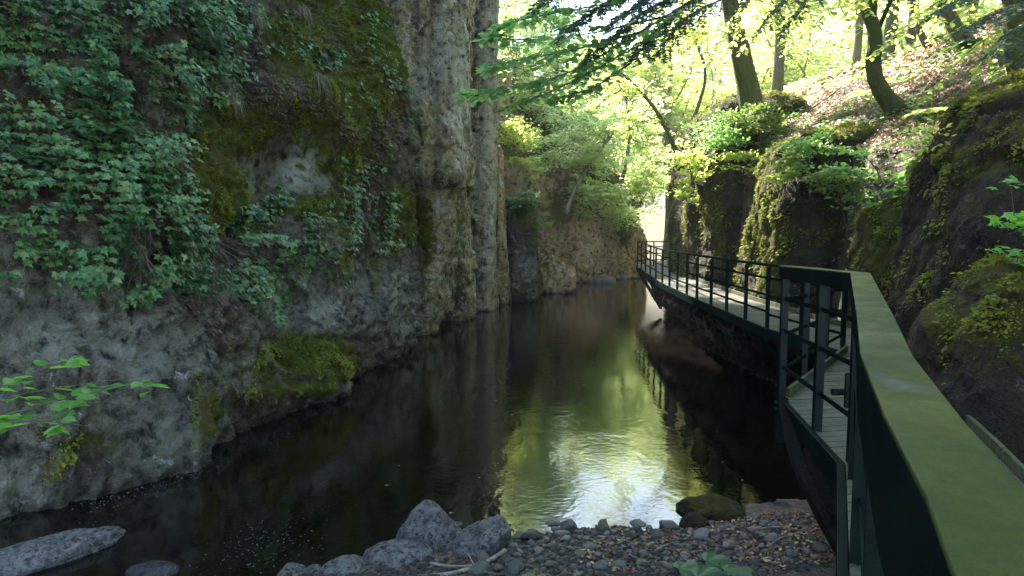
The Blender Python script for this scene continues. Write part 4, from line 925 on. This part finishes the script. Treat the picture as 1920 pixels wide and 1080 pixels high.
# big leaves at the bottom edge
e = empty("butterbur", at(1330, 1085, 5.6), "low plant with broad green leaves at the bottom edge below the mossy boulder", "plant", "broad-leaved plants at the bottom edge")
T_BIG = (np.array([(0, 0, 0)] + [((.5 - .62 * math.cos(a)) * 1.0, .55 * math.sin(a) * (1 + .06 * math.sin(9 * a)), -.10 * abs(math.sin(a)) + .04 * math.cos(5 * a)) for a in np.linspace(.35, 2 * math.pi - .35, 26)]), [[0, i, i + 1] for i in range(1, 26)])
def big_leaves(pos, LB, e):
    for p, l in zip(pos, LB):
        lf = leaves("leaf", p[None] - [.12, 0, 0], np.array([[1, .12, -.04]]) + rv(1, .2), np.array([[0, -.35, 1.0]]) + rv(1, .15), np.array([l[3]]), T_BIG, M['fern'], e)
        V, Fc = tube(np.array([p, p + [0, .1, -.25]]) - np.array(e.location), [.006, .006], 5); make("stem", V, Fc, M['hazel'], lf)
LB = [(1350, 1052, 5.7, .24), (1300, 1066, 5.55, .22), (1385, 1068, 5.55, .22), (1335, 1082, 5.4, .26)]
pos = np.array([at(a, b_, y) for a, b_, y, s in LB]); big_leaves(pos, LB, e)
e = empty("butterbur", at(1000, 1100, 5.5), "pair of broad green leaves cut by the bottom edge near the driftwood", "plant", "broad-leaved plants at the bottom edge")
LB = [(960, 1088, 5.5, .24), (1105, 1086, 5.5, .2), (1010, 1094, 5.4, .24)]
pos = np.array([at(a, b_, y) for a, b_, y, s in LB]); big_leaves(pos, LB, e)

# foam flecks on the water
def flecks(n, path, spread, s=(.006, .02)):
    q = curve([atz(a, b_, .004) for a, b_ in path], 200); P = q[rng.integers(0, 200, n)] + rv(n, spread) * [1, 1, 0]; P[:, 2] = .004; return P, rng.uniform(*s, n)
A = [flecks(160, [(180, 980), (400, 870), (560, 800), (640, 745)], .12), flecks(90, [(140, 960), (250, 920), (370, 885)], .08, (.006, .03)), flecks(140, [(440, 1060), (480, 1000), (520, 1020), (380, 1075)], .18), flecks(60, [(640, 740), (700, 720)], .15), flecks(120, [(530, 960), (560, 1010), (480, 1070)], .25, (.004, .014)), flecks(60, [(600, 860), (800, 700), (900, 650)], .7, (.004, .012))]
P = np.concatenate([a[0] for a in A]); s = np.concatenate([a[1] for a in A]); n = len(P)
o = leaves("foam", P, rv(n) * [1, .4, 0] + [.6, 0, 0], np.tile([0, 0, 1.0], (n, 1)), s, T_DI, M['foam']); tag(o, "tiny white foam flecks drifting on the dark water", "foam", kind='stuff')
for (a, b_, s, lb) in [(928, 752, .05, "yellow leaf floating in mid river, upper one"), (958, 778, .045, "pale leaf floating in mid river, right one"), (896, 896, .035, "white petal floating on the dark water"), (842, 962, .04, "small yellow leaf floating right above the pointed boulder"), (722, 910, .04, "tiny orange leaf floating on the dark water at left")]:
    p = atz(a, b_, .005); o = leaves("floating_leaf", np.array([p]), np.array([[1, .3, 0]]), np.array([[0, 0, 1.0]]), np.array([s]), T_OV, M['litter'], var=np.array([.95])); tag(o, lb, "floating leaf", "leaves floating on the river")

for i, (x0, y0, x1, y1, yy) in enumerate([(1120, 1010, 1190, 1030, 6.5), (1230, 1040, 1275, 1020, 6.3), (1420, 1000, 1500, 1015, 6.9), (1180, 1052, 1215, 1070, 6.0), (1440, 1045, 1475, 1030, 6.3)]):
    p0 = atz(x0, y0, .1); p1 = atz(x1, y1, .1); p0[2] = float(bank_z(np.array(p0[0]), np.array(p0[1]))) + .05; p1[2] = float(bank_z(np.array(p1[0]), np.array(p1[1]))) + .05
    b = MB(); b.tube(curve([p0, (p0 + p1) / 2 + rv(1, .02)[0], p1], 8), np.linspace(.007, .003, 8), 5); o = b.build("driftwood_twig", M['dry'], smooth=True); tag(o, "short bare twig lying among the pebbles and leaves of the near bank", "twig", "twigs on the near bank")
# drifting leaves and scum on the pool
P = np.array([atz(a, b_, .004) for a, b_ in zip(rng.uniform(560, 1400, 46), 560 + 420 * rng.random(46) ** .8)]); o = leaves("floating_debris", P, rv(46) * [1, 1, 0], np.tile([0, 0, 1.0], (46, 1)), rng.uniform(.012, .035, 46), T_OV, M['litter']); tag(o, "tiny leaf bits drifting over the dark pool", "debris", kind='stuff')

# ================================================================ HILL COVER, PLANTS ON THE RIGHT ROCKS
def on_hill(n, x0, x1, y0, y1):
    x = rng.uniform(x0, x1, n); y = rng.uniform(y0, y1, n); z = hill_z(x, y); e_ = .05
    nx = -(hill_z(x + e_, y) - z) / e_; ny = -(hill_z(x, y + e_) - z) / e_; nn = np.stack([nx, ny, np.ones(n)], 1); nn /= np.linalg.norm(nn, axis=1)[:, None]
    k = z > 2; return np.stack([x, y, z + .02], 1)[k], nn[k]
P, nn = on_hill(60000, 6.2, 15, 7.5, 22); litter("leaf_litter", P, nn, .062, "brown fallen beech leaves covering the steep slope above the right rocks", jit=.45)
P, nn = on_hill(12000, 6.2, 26, 20, 45); litter("leaf_litter", P, nn, .16, "sunlit fallen leaves on the far part of the slope", jit=.45)
P, nn = on_hill(9000, 6.2, 11, 9, 24); q = fbm(P, .8, 3, off=8) > .12 + .12 * (P[:, 0] - 7.5); P, nn = P[q], nn[q]
litter("ground_cover", P + nn * rng.uniform(.02, .14, (len(P), 1)), nn * .4 + [0, -.1, .8], .085, "low green leafy ground cover along the lip of the right slope", mat='beech', T=T_IVY)
P, nn = on_hill(9000, 9, 28, 18, 50); q = fbm(P, .3, 3, off=3) > -.05; P = P[q]
o = litter("undergrowth", P + [0, 0, .25] * rng.random((len(P), 1)), np.tile([0, 0, 1.0], (len(P), 1)), .2, "bright green undergrowth on the sunlit slope under the trees", mat='bright')

RB = "leafy plants on the lip of the right rocks"
def lipbush(px_, py_, y, r, n, label, mat='beech', size=.11, T=T_OV): return bush(at(px_, py_, y), r, n, label, size, mat, T, name="shrub", cat="shrub", group=RB, stems=5)
lipbush(1300, 300, 20.3, (.75, .5, .6), 900, "green shrub spilling over the left shoulder of the farthest column", 'bright')
lipbush(1290, 360, 20.6, (.5, .4, .5), 500, "lower leafy spray on the left edge of the farthest column", 'bright')
lipbush(1360, 245, 19.8, (1.0, .7, .5), 1300, "tangled sunlit bush at the foot of the thick leaning trunk", 'beech')
lipbush(1430, 225, 19, (1.0, .8, .5), 1200, "mossy brush between the thick trunk and the slope", 'grass')
lipbush(1400, 300, 18.9, (.9, .4, .35), 600, "sparse leafy twigs hanging across the dark column face", 'bright')
lipbush(1470, 320, 14.2, (.35, .3, .5), 360, "pale sunlit leaves trailing down the mossy column edge", 'bright', .12)
lipbush(1530, 300, 13.8, (.7, .6, .55), 420, "leafy shrub over the top of the mossy-edged column", 'beech')
lipbush(1590, 390, 12.6, (.5, .4, .4), 110, "few broad leaves in the dark gap above the handrail corner", 'beech', .12)
lipbush(1650, 310, 12, (.8, .6, .4), 330, "leafy plants on the slope above the rounded mossy boulder", 'beech', .12)
lipbush(1500, 285, 14.4, (.6, .5, .3), 500, "dry brush draped over the shoulder of the mossy-edged column", 'grass', .09)
lipbush(1600, 330, 12.8, (.8, .5, .3), 500, "brown and green bramble in the gully left of the rounded boulder", 'grass', .09)
lipbush(1690, 370, 11.0, (.5, .4, .2), 300, "low leafy plants above the rounded mossy boulder", 'beech', .08)
lipbush(1800, 260, 9.2, (.7, .5, .25), 800, "green fringe on the crest of the huge dark rock", 'bright', .08)
lipbush(1905, 390, 6.3, (.25, .2, .25), 40, "fresh green leaf spray at the right edge, upper", 'hazel', .14, T_IVY)
lipbush(1900, 480, 6.6, (.2, .2, .12), 30, "fresh green leaf spray at the right edge, lower", 'hazel', .12, T_IVY)
for (a, y, L, lb, mt) in [(1735, 13.5, .6, "bright green fern on the leaf litter right of the curved tree", 'bright'), (1440, 18, .5, "fern beneath the thick leaning trunk", 'bright'), (1800, 17, .9, "dark fern bank on the upper right slope", 'fern'), (1620, 18, .7, "sunlit fern behind the curved tree", 'bright')]:
    x = (a - 960) / F * y; z = float(hill_z(np.array(x), np.array(y))); fern((x, y, z + .05), (-.3, -1, 0), L, lb, 8, mat=mt)

# ================================================================ TREES
def tree(name, trunk, rad, label, group, bark, limbs, leafmat, n_leaf, size, T=T_OV, spread=1.0, crown_c=None, crown_r=None, seed=0, layers=True):
    """trunk: world control points. crown: ellipsoid holding flat sprays of leaves joined to the trunk by limbs"""
    g = np.random.default_rng(int(seed) + 77); tr = np.array(trunk, float); e = empty(name, tr[0], label, "tree", group)
    q = curve(tr, 22); rr = np.interp(np.linspace(0, 1, 22), [0, .06, .2, 1], [rad * 1.5, rad * 1.15, rad, rad * .55])
    b = MB(); V, Fc = tube(q, rr, 12); V = V + .12 * rad * fbm(V, 3 / max(rad, .1) * .3, 3)[:, None] * (V - np.repeat(q, 12, 0)) / rad; b.add(V, Fc); b.build("trunk", M[bark], e, smooth=True)
    b = MB(); pos = []
    for i in range(limbs):
        t = g.uniform(.45, 1.0); s0 = q[int(t * 21)]
        v = g.normal(size=3); v /= np.linalg.norm(v); end = np.array(crown_c) + v * np.array(crown_r) * g.uniform(.45, 1.0)
        mid = s0 * .5 + end * .5 + g.normal(size=3) * .12 * np.linalg.norm(end - s0) + [0, 0, .08 * np.linalg.norm(end - s0)]
        lq = curve([s0, mid, end], 12); b.tube(lq, np.linspace(rad * .28, rad * .05, 12), 5)
        ns = max(4, n_leaf // limbs // 28)
        for k in range(ns):
            u = g.uniform(.35, 1.0); p = lq[int(u * 11)]; dd = g.normal(size=3) * [1, 1, .25]; dd /= np.linalg.norm(dd); L = spread * g.uniform(.4, 1.1)
            tw = np.array([p, p + dd * L * .5 + g.normal(size=3) * .05, p + dd * L - [0, 0, .12 * L]]); 
            if k % 2 == 0: b.tube(tw, [rad * .05, rad * .035, rad * .015], 3)
            m = 28; tt = g.uniform(.1, 1.05, m)[:, None]; side = np.cross(dd, [0, 0, 1]); side /= np.linalg.norm(side)
            pos.append(p + dd * L * tt + side * g.normal(size=(m, 1)) * L * .28 * (1.1 - tt) + g.normal(size=(m, 3)) * [.05, .05, .05] * L - [0, 0, .12] * tt * L)
    b.build("branch", M[bark], e, smooth=True)
    pos = np.concatenate(pos); n = len(pos); nrm = g.normal(size=(n, 3)) * .38 + [0, 0, 1]; d = g.normal(size=(n, 3)); d = d - nrm * (np.sum(d * nrm, 1) / np.sum(nrm * nrm, 1))[:, None]
    leaves("crown", pos, d, nrm, size * (.6 + .7 * g.random(n)), T, M[leafmat], e, var=g.random(n)); return e
def copy_tree(e, loc, rz, sc, label, group):
    c = e.copy(); COL.objects.link(c); c.location = loc; c.rotation_euler = (0, 0, rz); c.scale = (sc, sc, sc); tag(c, label, "tree", group)
    for ch in list(e.children):
        d = ch.copy(); COL.objects.link(d); d.parent = c
    return c
def hb(px_, y): x = (px_ - 960) / F * y; return np.array([x, y, float(hill_z(np.array(x), np.array(float(y)))) - .1])
for i in range(16):
    x0 = random.uniform(6.8, 13); y0 = random.uniform(10, 20); a_ = random.uniform(0, 6.28); L_ = random.uniform(.5, 1.8); q_ = []
    for t_ in np.linspace(0, 1, 7):
        x = x0 + math.cos(a_) * L_ * t_; y = y0 + math.sin(a_) * L_ * t_; q_.append((x, y, float(hill_z(np.array(x), np.array(y))) + .06 + .05 * random.random()))
    b = MB(); b.tube(curve(q_, 14), np.linspace(.022, .008, 14) * random.uniform(.5, 1.1), 5); o = b.build("fallen_branch", M['dry'] if i % 2 else M['bark'], smooth=True); tag(o, "thin dead branch lying in the leaf litter of the right slope", "branch", "dead branches on the right slope")
TG = "trees on the right slope"
b0 = hb(1412, 20); b0[2] = min(b0[2], 6.0)
tree("leaning_tree", [b0, at(1400, 150, 20), at(1375, 40, 20.2), at(1350, -120, 20.5), at(1330, -300, 21)], .30, "thick mossy trunk leaning left on top of the farthest column", TG, 'barkm', 14, 'beech', 3600, .14, crown_c=(7.5, 22, 18), crown_r=(3.4, 3, 1.6), spread=1.4, seed=1)
tree("curved_tree", [hb(1675, 15), at(1655, 175, 15), at(1638, 130, 15), at(1640, 60, 15), at(1622, -10, 15.1), at(1640, -160, 15.2), at(1620, -330, 15.5)], .17, "tree with a strongly curved foot on the leaf-covered slope", TG, 'barkm', 12, 'bright', 3600, .12, crown_c=at(1620, -480, 15.5), crown_r=(2.6, 2.4, 1.5), spread=1.1, seed=2)
tree("tree", [hb(1745, 21), at(1735, 80, 21), at(1700, -20, 21), at(1670, -150, 21), at(1660, -300, 21)], .10, "thin straight tree behind and right of the curved one", TG, 'bark', 10, 'bright', 3000, .14, crown_c=at(1670, -420, 21), crown_r=(2.4, 2.4, 2.2), spread=1.2, seed=3)
tree("tree", [hb(1805, 17), at(1785, 40, 17), at(1755, -40, 17), at(1740, -200, 17)], .17, "tree leaning left on the upper right slope", TG, 'bark', 10, 'bright', 3000, .13, crown_c=at(1760, -430, 17), crown_r=(2.6, 2.4, 1.8), spread=1.2, seed=4)
tree("tree", [hb(1925, 11.5), at(1915, 130, 11.5), at(1905, 40, 11.5), at(1890, -80, 11.5), at(1880, -300, 11.5)], .20, "mossy trunk with a sunlit left side at the upper right edge", TG, 'barkm', 8, 'beech', 2000, .11, crown_c=at(1850, -300, 11.5), crown_r=(2, 2, 1), spread=1.0, seed=5)
tree("small_tree", [at(1272, 292, 24.4), at(1250, 245, 24.2), at(1225, 200, 24), at(1180, 150, 23.6), at(1140, 120, 23.4)], .075, "slender bent tree leaning out over the river from the farthest column", TG, 'bark', 12, 'bright', 1500, .13, crown_c=at(1165, 210, 23.6), crown_r=(2.0, 1.4, 1.5), spread=1.0, seed=6)
tree("small_tree", [at(1300, 225, 26), at(1322, 150, 26), at(1312, 95, 26), at(1290, 60, 26), at(1270, 20, 26)], .06, "thin forked sapling in front of the white glare left of the thick trunk", TG, 'bark', 8, 'bright', 1100, .13, crown_c=at(1290, 70, 26), crown_r=(1.8, 1.4, 1.3), spread=.9, seed=7)
LG = "trees on the far left cliff"
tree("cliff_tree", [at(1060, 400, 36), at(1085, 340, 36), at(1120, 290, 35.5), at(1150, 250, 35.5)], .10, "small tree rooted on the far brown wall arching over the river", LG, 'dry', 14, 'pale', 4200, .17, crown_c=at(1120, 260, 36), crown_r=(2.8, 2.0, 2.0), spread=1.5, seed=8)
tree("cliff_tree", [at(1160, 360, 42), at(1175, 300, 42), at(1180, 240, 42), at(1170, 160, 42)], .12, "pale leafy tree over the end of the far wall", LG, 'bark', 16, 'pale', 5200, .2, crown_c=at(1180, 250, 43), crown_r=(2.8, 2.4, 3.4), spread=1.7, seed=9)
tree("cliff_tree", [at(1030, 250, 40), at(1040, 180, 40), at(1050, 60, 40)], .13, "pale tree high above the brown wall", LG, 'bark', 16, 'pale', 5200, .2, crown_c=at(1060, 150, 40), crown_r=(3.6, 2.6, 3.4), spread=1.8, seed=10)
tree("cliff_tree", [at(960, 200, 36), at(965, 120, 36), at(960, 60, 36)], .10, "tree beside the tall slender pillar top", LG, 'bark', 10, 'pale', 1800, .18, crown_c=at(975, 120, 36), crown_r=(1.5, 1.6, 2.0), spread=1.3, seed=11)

# forest beyond the bend and up the slope: four kinds, copied
FGR = "forest trees beyond the gorge"
kinds = []
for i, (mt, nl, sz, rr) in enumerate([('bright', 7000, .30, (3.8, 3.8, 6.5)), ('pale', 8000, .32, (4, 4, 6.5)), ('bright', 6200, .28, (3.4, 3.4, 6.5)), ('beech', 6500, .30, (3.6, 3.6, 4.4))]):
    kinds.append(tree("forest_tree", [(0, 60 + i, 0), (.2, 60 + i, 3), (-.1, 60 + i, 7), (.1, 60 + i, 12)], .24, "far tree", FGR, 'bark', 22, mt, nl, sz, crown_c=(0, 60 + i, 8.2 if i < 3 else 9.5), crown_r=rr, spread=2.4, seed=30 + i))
spots = []
for k in range(6): spots.append((random.uniform(14, 32), random.uniform(50, 66), 1))
spots = [s_ for s_ in spots]
spots += [(-1, 56, 1.3), (5.0, 58, 1.45), (8.5, 62, 1.5), (12.5, 57, 1.42), (22, 58, 1.5), (29, 56, 1.5), (37, 62, 1.5), (26, 70, 1.6), (17, 72, 1.4)]
for k in range(10): spots.append((random.uniform(22, 60), random.uniform(68, 95), 1.2))
for k in range(12): spots.append((random.uniform(10, 80), random.uniform(95, 125), 1.3))
hs = [(14, 27), (12.5, 34), (17, 31), (20, 26), (16, 22), (23, 33), (13, 42), (19, 40), (26, 41), (20, 20), (25, 24), (31, 30), (18, 17), (24, 17)]
for (x, y) in hs: spots.append((x, y, .9))
spots += [(-9, 12, 1.0), (-8, 17, 1.1), (-10, 22, 1.1), (-7, 27, 1.0), (-9, 7, 1), (-6, 33, .9), (-13, 15, 1.2), (-12, 27, 1.2), (-4.2, 20.5, .9), (-2.6, 25, .8), (-1.0, 27.2, .7), (-3.8, 31, .85), (-4, 27, .9), (-7, 20, .9), (-7, 15, .9)]  # unseen cliff-top crowns, several added along sun rays to block the sun
nearc = [(9.5, 8, 1.0), (12, 3, 1.1), (8.5, -2, 1.1), (4, -6, 1.2), (-2, -7, 1.1), (13, 9.5, 1.0), (8, 3.5, 1), (10, 8.6, .9), (16, 5, 1.1), (14, -4, 1.2), (-7, -6, 1.1), (7, -8, 1.2), (1, -11, 1.2), (6.5, 1, 1.0)]
spots += nearc
jtop = [(-.3, 41.5, .8), (2.2, 46, .75), (-1.5, 47, .9)]
spots += jtop
used = set()
for i, (x, y, sc) in enumerate(spots):
    if y < 46 and x > 5 and (x, y, sc) not in nearc: z = float(hill_z(np.array(float(x)), np.array(float(y)))); lb = "leafy tree among several on the sunlit upper slope at right"; gr = "trees of the upper right slope"
    elif (x, y, sc) in jtop: z = 12.8 if x < 0 else 9.5; lb = "pale tree rising from the rim of the far brown wall"; gr = "trees on the rim of the far wall"
    elif (x, y, sc) in nearc: z = max(1.0, float(hill_z(np.array(max(7.5, float(x))), np.array(max(0., float(y)))))) if x > 0 else 1.0; lb = "leafy tree overhead beside the near end of the walkway"; gr = "trees around the near end of the walkway"
    elif x < 0 and y < 50: z = 13.6; lb = "unseen tree added on the left cliff top to shade the gorge"; gr = "trees on top of the left cliff"
    else: z = float(ground_z(np.array(float(x)), np.array(float(y)))); lb = "hazy sunlit tree in the forest beyond the river bend"; gr = FGR
    k = 3 if z == 13.6 or (x, y, sc) in nearc else (i * 7) % 4
    if y > 46 and k == 3: k = 0
    if k not in used: used.add(k); c = kinds[k]; c.location = (x, y, z - .3); c.scale = (sc,) * 3; tag(c, lb, "tree", gr)
    else: copy_tree(kinds[k], (x, y, z - .3), random.uniform(0, 6.28), sc * (1.0 if sc in (1.45, 1.5, 1.42) else random.uniform(.85, 1.2)), lb, gr)

# ---- overhead branches: leafy spray and fir boughs, from trees standing right of and above the view
def spray(name, stems, mat, T, size, n_per, label, cat, group, leafw=1.0, lat=.35, gap=.16, barkm='twig', rad=.012, droop=.15, flat=.35, up=1.0):
    p0 = np.array(stems[0][0]); e = empty(name, p0, label, cat, group); b = MB(); pos = []; dd = []
    for st in stems:
        q = curve(st, 26); L = np.linalg.norm(np.diff(q, axis=0), axis=1).sum(); b.tube(q, np.linspace(rad, rad * .2, 26), 6)
        nt_ = max(4, int(L / gap))
        for k in range(nt_):
            i = int((.12 + .88 * k / nt_) * 25); t = q[min(i + 1, 25)] - q[max(i - 1, 0)]; t /= np.linalg.norm(t); s = np.cross(t, [0, 0, 1]); s /= np.linalg.norm(s) + 1e-6
            sg = 1 if k % 2 else -1; dv = t * .75 + s * sg * .9 + rv(1, .12)[0] * [1, 1, .6]; dv /= np.linalg.norm(dv); l = lat * (1.15 - .75 * i / 25) * random.uniform(.7, 1.2)
            tw = np.array([q[i], q[i] + dv * l * .55, q[i] + dv * l - [0, 0, droop * l]]); b.tube(tw, [rad * .35, rad * .25, rad * .1], 3)
            m = n_per; tt = np.linspace(.08, 1.0, m)
            pt = q[i] + dv * l * tt[:, None] - np.array([0, 0, droop * l]) * (tt ** 2)[:, None]; s2 = np.cross(dv, [0, 0, 1]); s2 /= np.linalg.norm(s2) + 1e-6
            sgn = np.where(np.arange(m) % 2, 1, -1)[:, None]; pos.append(pt + rv(m, .008)); dd.append(dv * .8 + s2 * sgn * 1.0 + rv(m, .2) + [0, 0, -.12])
    b.build("twig", M[barkm], e, smooth=True)
    pos = np.concatenate(pos); dd = np.concatenate(dd); n = len(pos); nrm = np.tile([0, 0, up], (n, 1)) + rv(n, flat)
    leaves("foliage", pos, dd, nrm, size * (.65 + .6 * rng.random(n)), T, M[mat], e, width=leafw); return e
OG = "branches reaching into the top of the view"
D = 8.0
spray("leafy_branch", [[at(1330, -20, 8.4), at(1200, 60, 8.1), at(1080, 130, 8.0), at(960, 165, 7.8), at(850, 178, 7.6)],
    [at(1290, 40, 8.2), at(1180, 95, 8.3), at(1060, 160, 8.2), at(940, 205, 8.0)], [at(1250, 30, 8.0), at(1120, 60, 8.0), at(1000, 75, 7.9), at(900, 65, 7.8)],
    [at(1200, 60, 8.1), at(1090, 90, 7.9), at(990, 110, 7.7), at(890, 128, 7.5)], [at(1240, -20, 7.8), at(1120, 10, 7.8), at(1010, 30, 7.8), at(930, 50, 7.7)],
    [at(1180, 120, 8.4), at(1110, 165, 8.3), at(1040, 185, 8.2)]], 'beech', T_OV, .11, 8, "long leafy branch reaching left across the top of the river view", "branch", OG, lat=.46, leafw=1.25, gap=.10)
fir = []
for (x0, y0, x1, y1, dd_) in [(1330, -60, 1050, 60, 7.6), (1330, -30, 1100, 110, 7.9), (1300, -80, 1000, 10, 7.4), (1340, -20, 1180, 120, 8.2), (1350, 0, 1230, 110, 8.4), (1280, -90, 1080, -10, 7.2), (1360, -50, 1150, 40, 7.3)]:
    fir.append([at(x0, y0, dd_ + .4), at((x0 * .5 + x1 * .5), (y0 + y1) / 2 - 22, dd_ + .2), at(x1, y1, dd_)])
spray("fir_branch", fir, 'needle', T_DI, .075, 60, "dark blue-green fir bough hanging at the top centre", "branch", OG, leafw=.32, lat=.40, rad=.014, flat=1.2, droop=.35, up=.3, gap=.07)
fir = []
for (x0, y0, x1, y1, dd_) in [(1560, -50, 1420, 60, 9.5), (1600, -60, 1480, 50, 9.8), (1540, -60, 1380, 20, 9.2)]:
    fir.append([at(x0, y0, dd_ + .4), at((x0 * .5 + x1 * .5), (y0 + y1) / 2 - 22, dd_ + .2), at(x1, y1, dd_)])
spray("fir_branch", fir, 'needle', T_DI, .08, 40, "smaller dark fir bough right of the leaning trunk's top", "branch", OG, leafw=.32, lat=.36, rad=.012, flat=1.2, droop=.4, up=.3, gap=.09)
fir = []
for (x0, y0, x1, y1, dd_) in [(1990, -60, 1740, 30, 8.5), (2000, -10, 1800, 60, 8.2), (1980, 20, 1850, 110, 8.4), (1960, -90, 1700, -10, 8.8)]:
    fir.append([at(x0, y0, dd_ + .3), at((x0 * .5 + x1 * .5), (y0 + y1) / 2 - 15, dd_ + .2), at(x1, y1, dd_)])
spray("fir_branch", fir, 'needle', T_DI, .08, 45, "shaded fir bough at the top right corner", "branch", OG, leafw=.32, lat=.42, rad=.014, flat=1.2, droop=.3, up=.3, gap=.09)
LB_ = "low sprays of sunlit leaves over the right slope"
for (x0, y0, x1, y1, yy, lb) in [(1420, -40, 1560, 95, 17, "sunlit leafy spray hanging left of the curved tree"), (1700, -60, 1540, 60, 14, "sunlit leafy spray hanging in front of the curved tree's top"), (1880, -50, 1720, 100, 13, "low leafy spray between the straight tree and the right edge"),
        (1480, -60, 1400, 130, 18, "leafy spray hanging right beside the thick leaning trunk"), (1960, 20, 1800, 150, 12, "leafy spray drooping over the upper right slope"), (1320, -50, 1250, 120, 19, "leafy spray hanging left of the thick leaning trunk"), (1650, -60, 1690, 90, 19, "leafy spray behind the curved tree's trunk")]:
    st = []
    for k in range(4):
        ex, ey = x1 + random.uniform(-90, 90), y1 + random.uniform(-60, 30); dq = yy + random.uniform(-.8, .8); st.append([at(x0, y0, yy), at((x0 + ex) / 2, (y0 + ey) / 2 - 25, (yy + dq) / 2), at(ex, ey, dq)])
    spray("leafy_branch", st, 'bright', T_OV, .13, 7, lb, "branch", LB_, lat=.6, leafw=1.1, gap=.16, rad=.016, barkm='bark')
# hazel branch at the left, close to the lens
spray("hazel_branch", [[at(-140, 830, 2.9), at(40, 770, 3.0), at(180, 735, 3.05), at(330, 705, 3.1)], [at(-120, 790, 2.95), at(20, 745, 3.1), at(120, 725, 3.15), at(250, 708, 3.2)],
    [at(-60, 740, 3.1), at(60, 700, 3.2), at(190, 652, 3.25)], [at(-80, 830, 2.8), at(40, 790, 2.85), at(180, 800, 2.8)]], 'hazel', T_HAZ, .085, 4, "close-up hazel twigs with fresh green leaves at the left edge", "branch", "branches reaching into the view", lat=.16, rad=.006, flat=.35)


# ---- haze volume added to bleach the distance, in place of camera glare
hz = bpy.data.materials.new("haze"); hz.use_nodes = True; t_ = hz.node_tree; t_.nodes.clear(); ho = t_.nodes.new("ShaderNodeOutputMaterial"); pv = t_.nodes.new("ShaderNodeVolumePrincipled")
pv.inputs['Color'].default_value = (.95, .96, .86, 1); pv.inputs['Density'].default_value = .0007; pv.inputs['Anisotropy'].default_value = .3; t_.links.new(pv.outputs[0], ho.inputs['Volume'])
b = MB(); b.box((0, 0, 27), 1900, 1900, 64); o = b.build("haze", hz); tag(o, "thin haze added through the gorge to bleach the distance", "haze", kind='stuff')
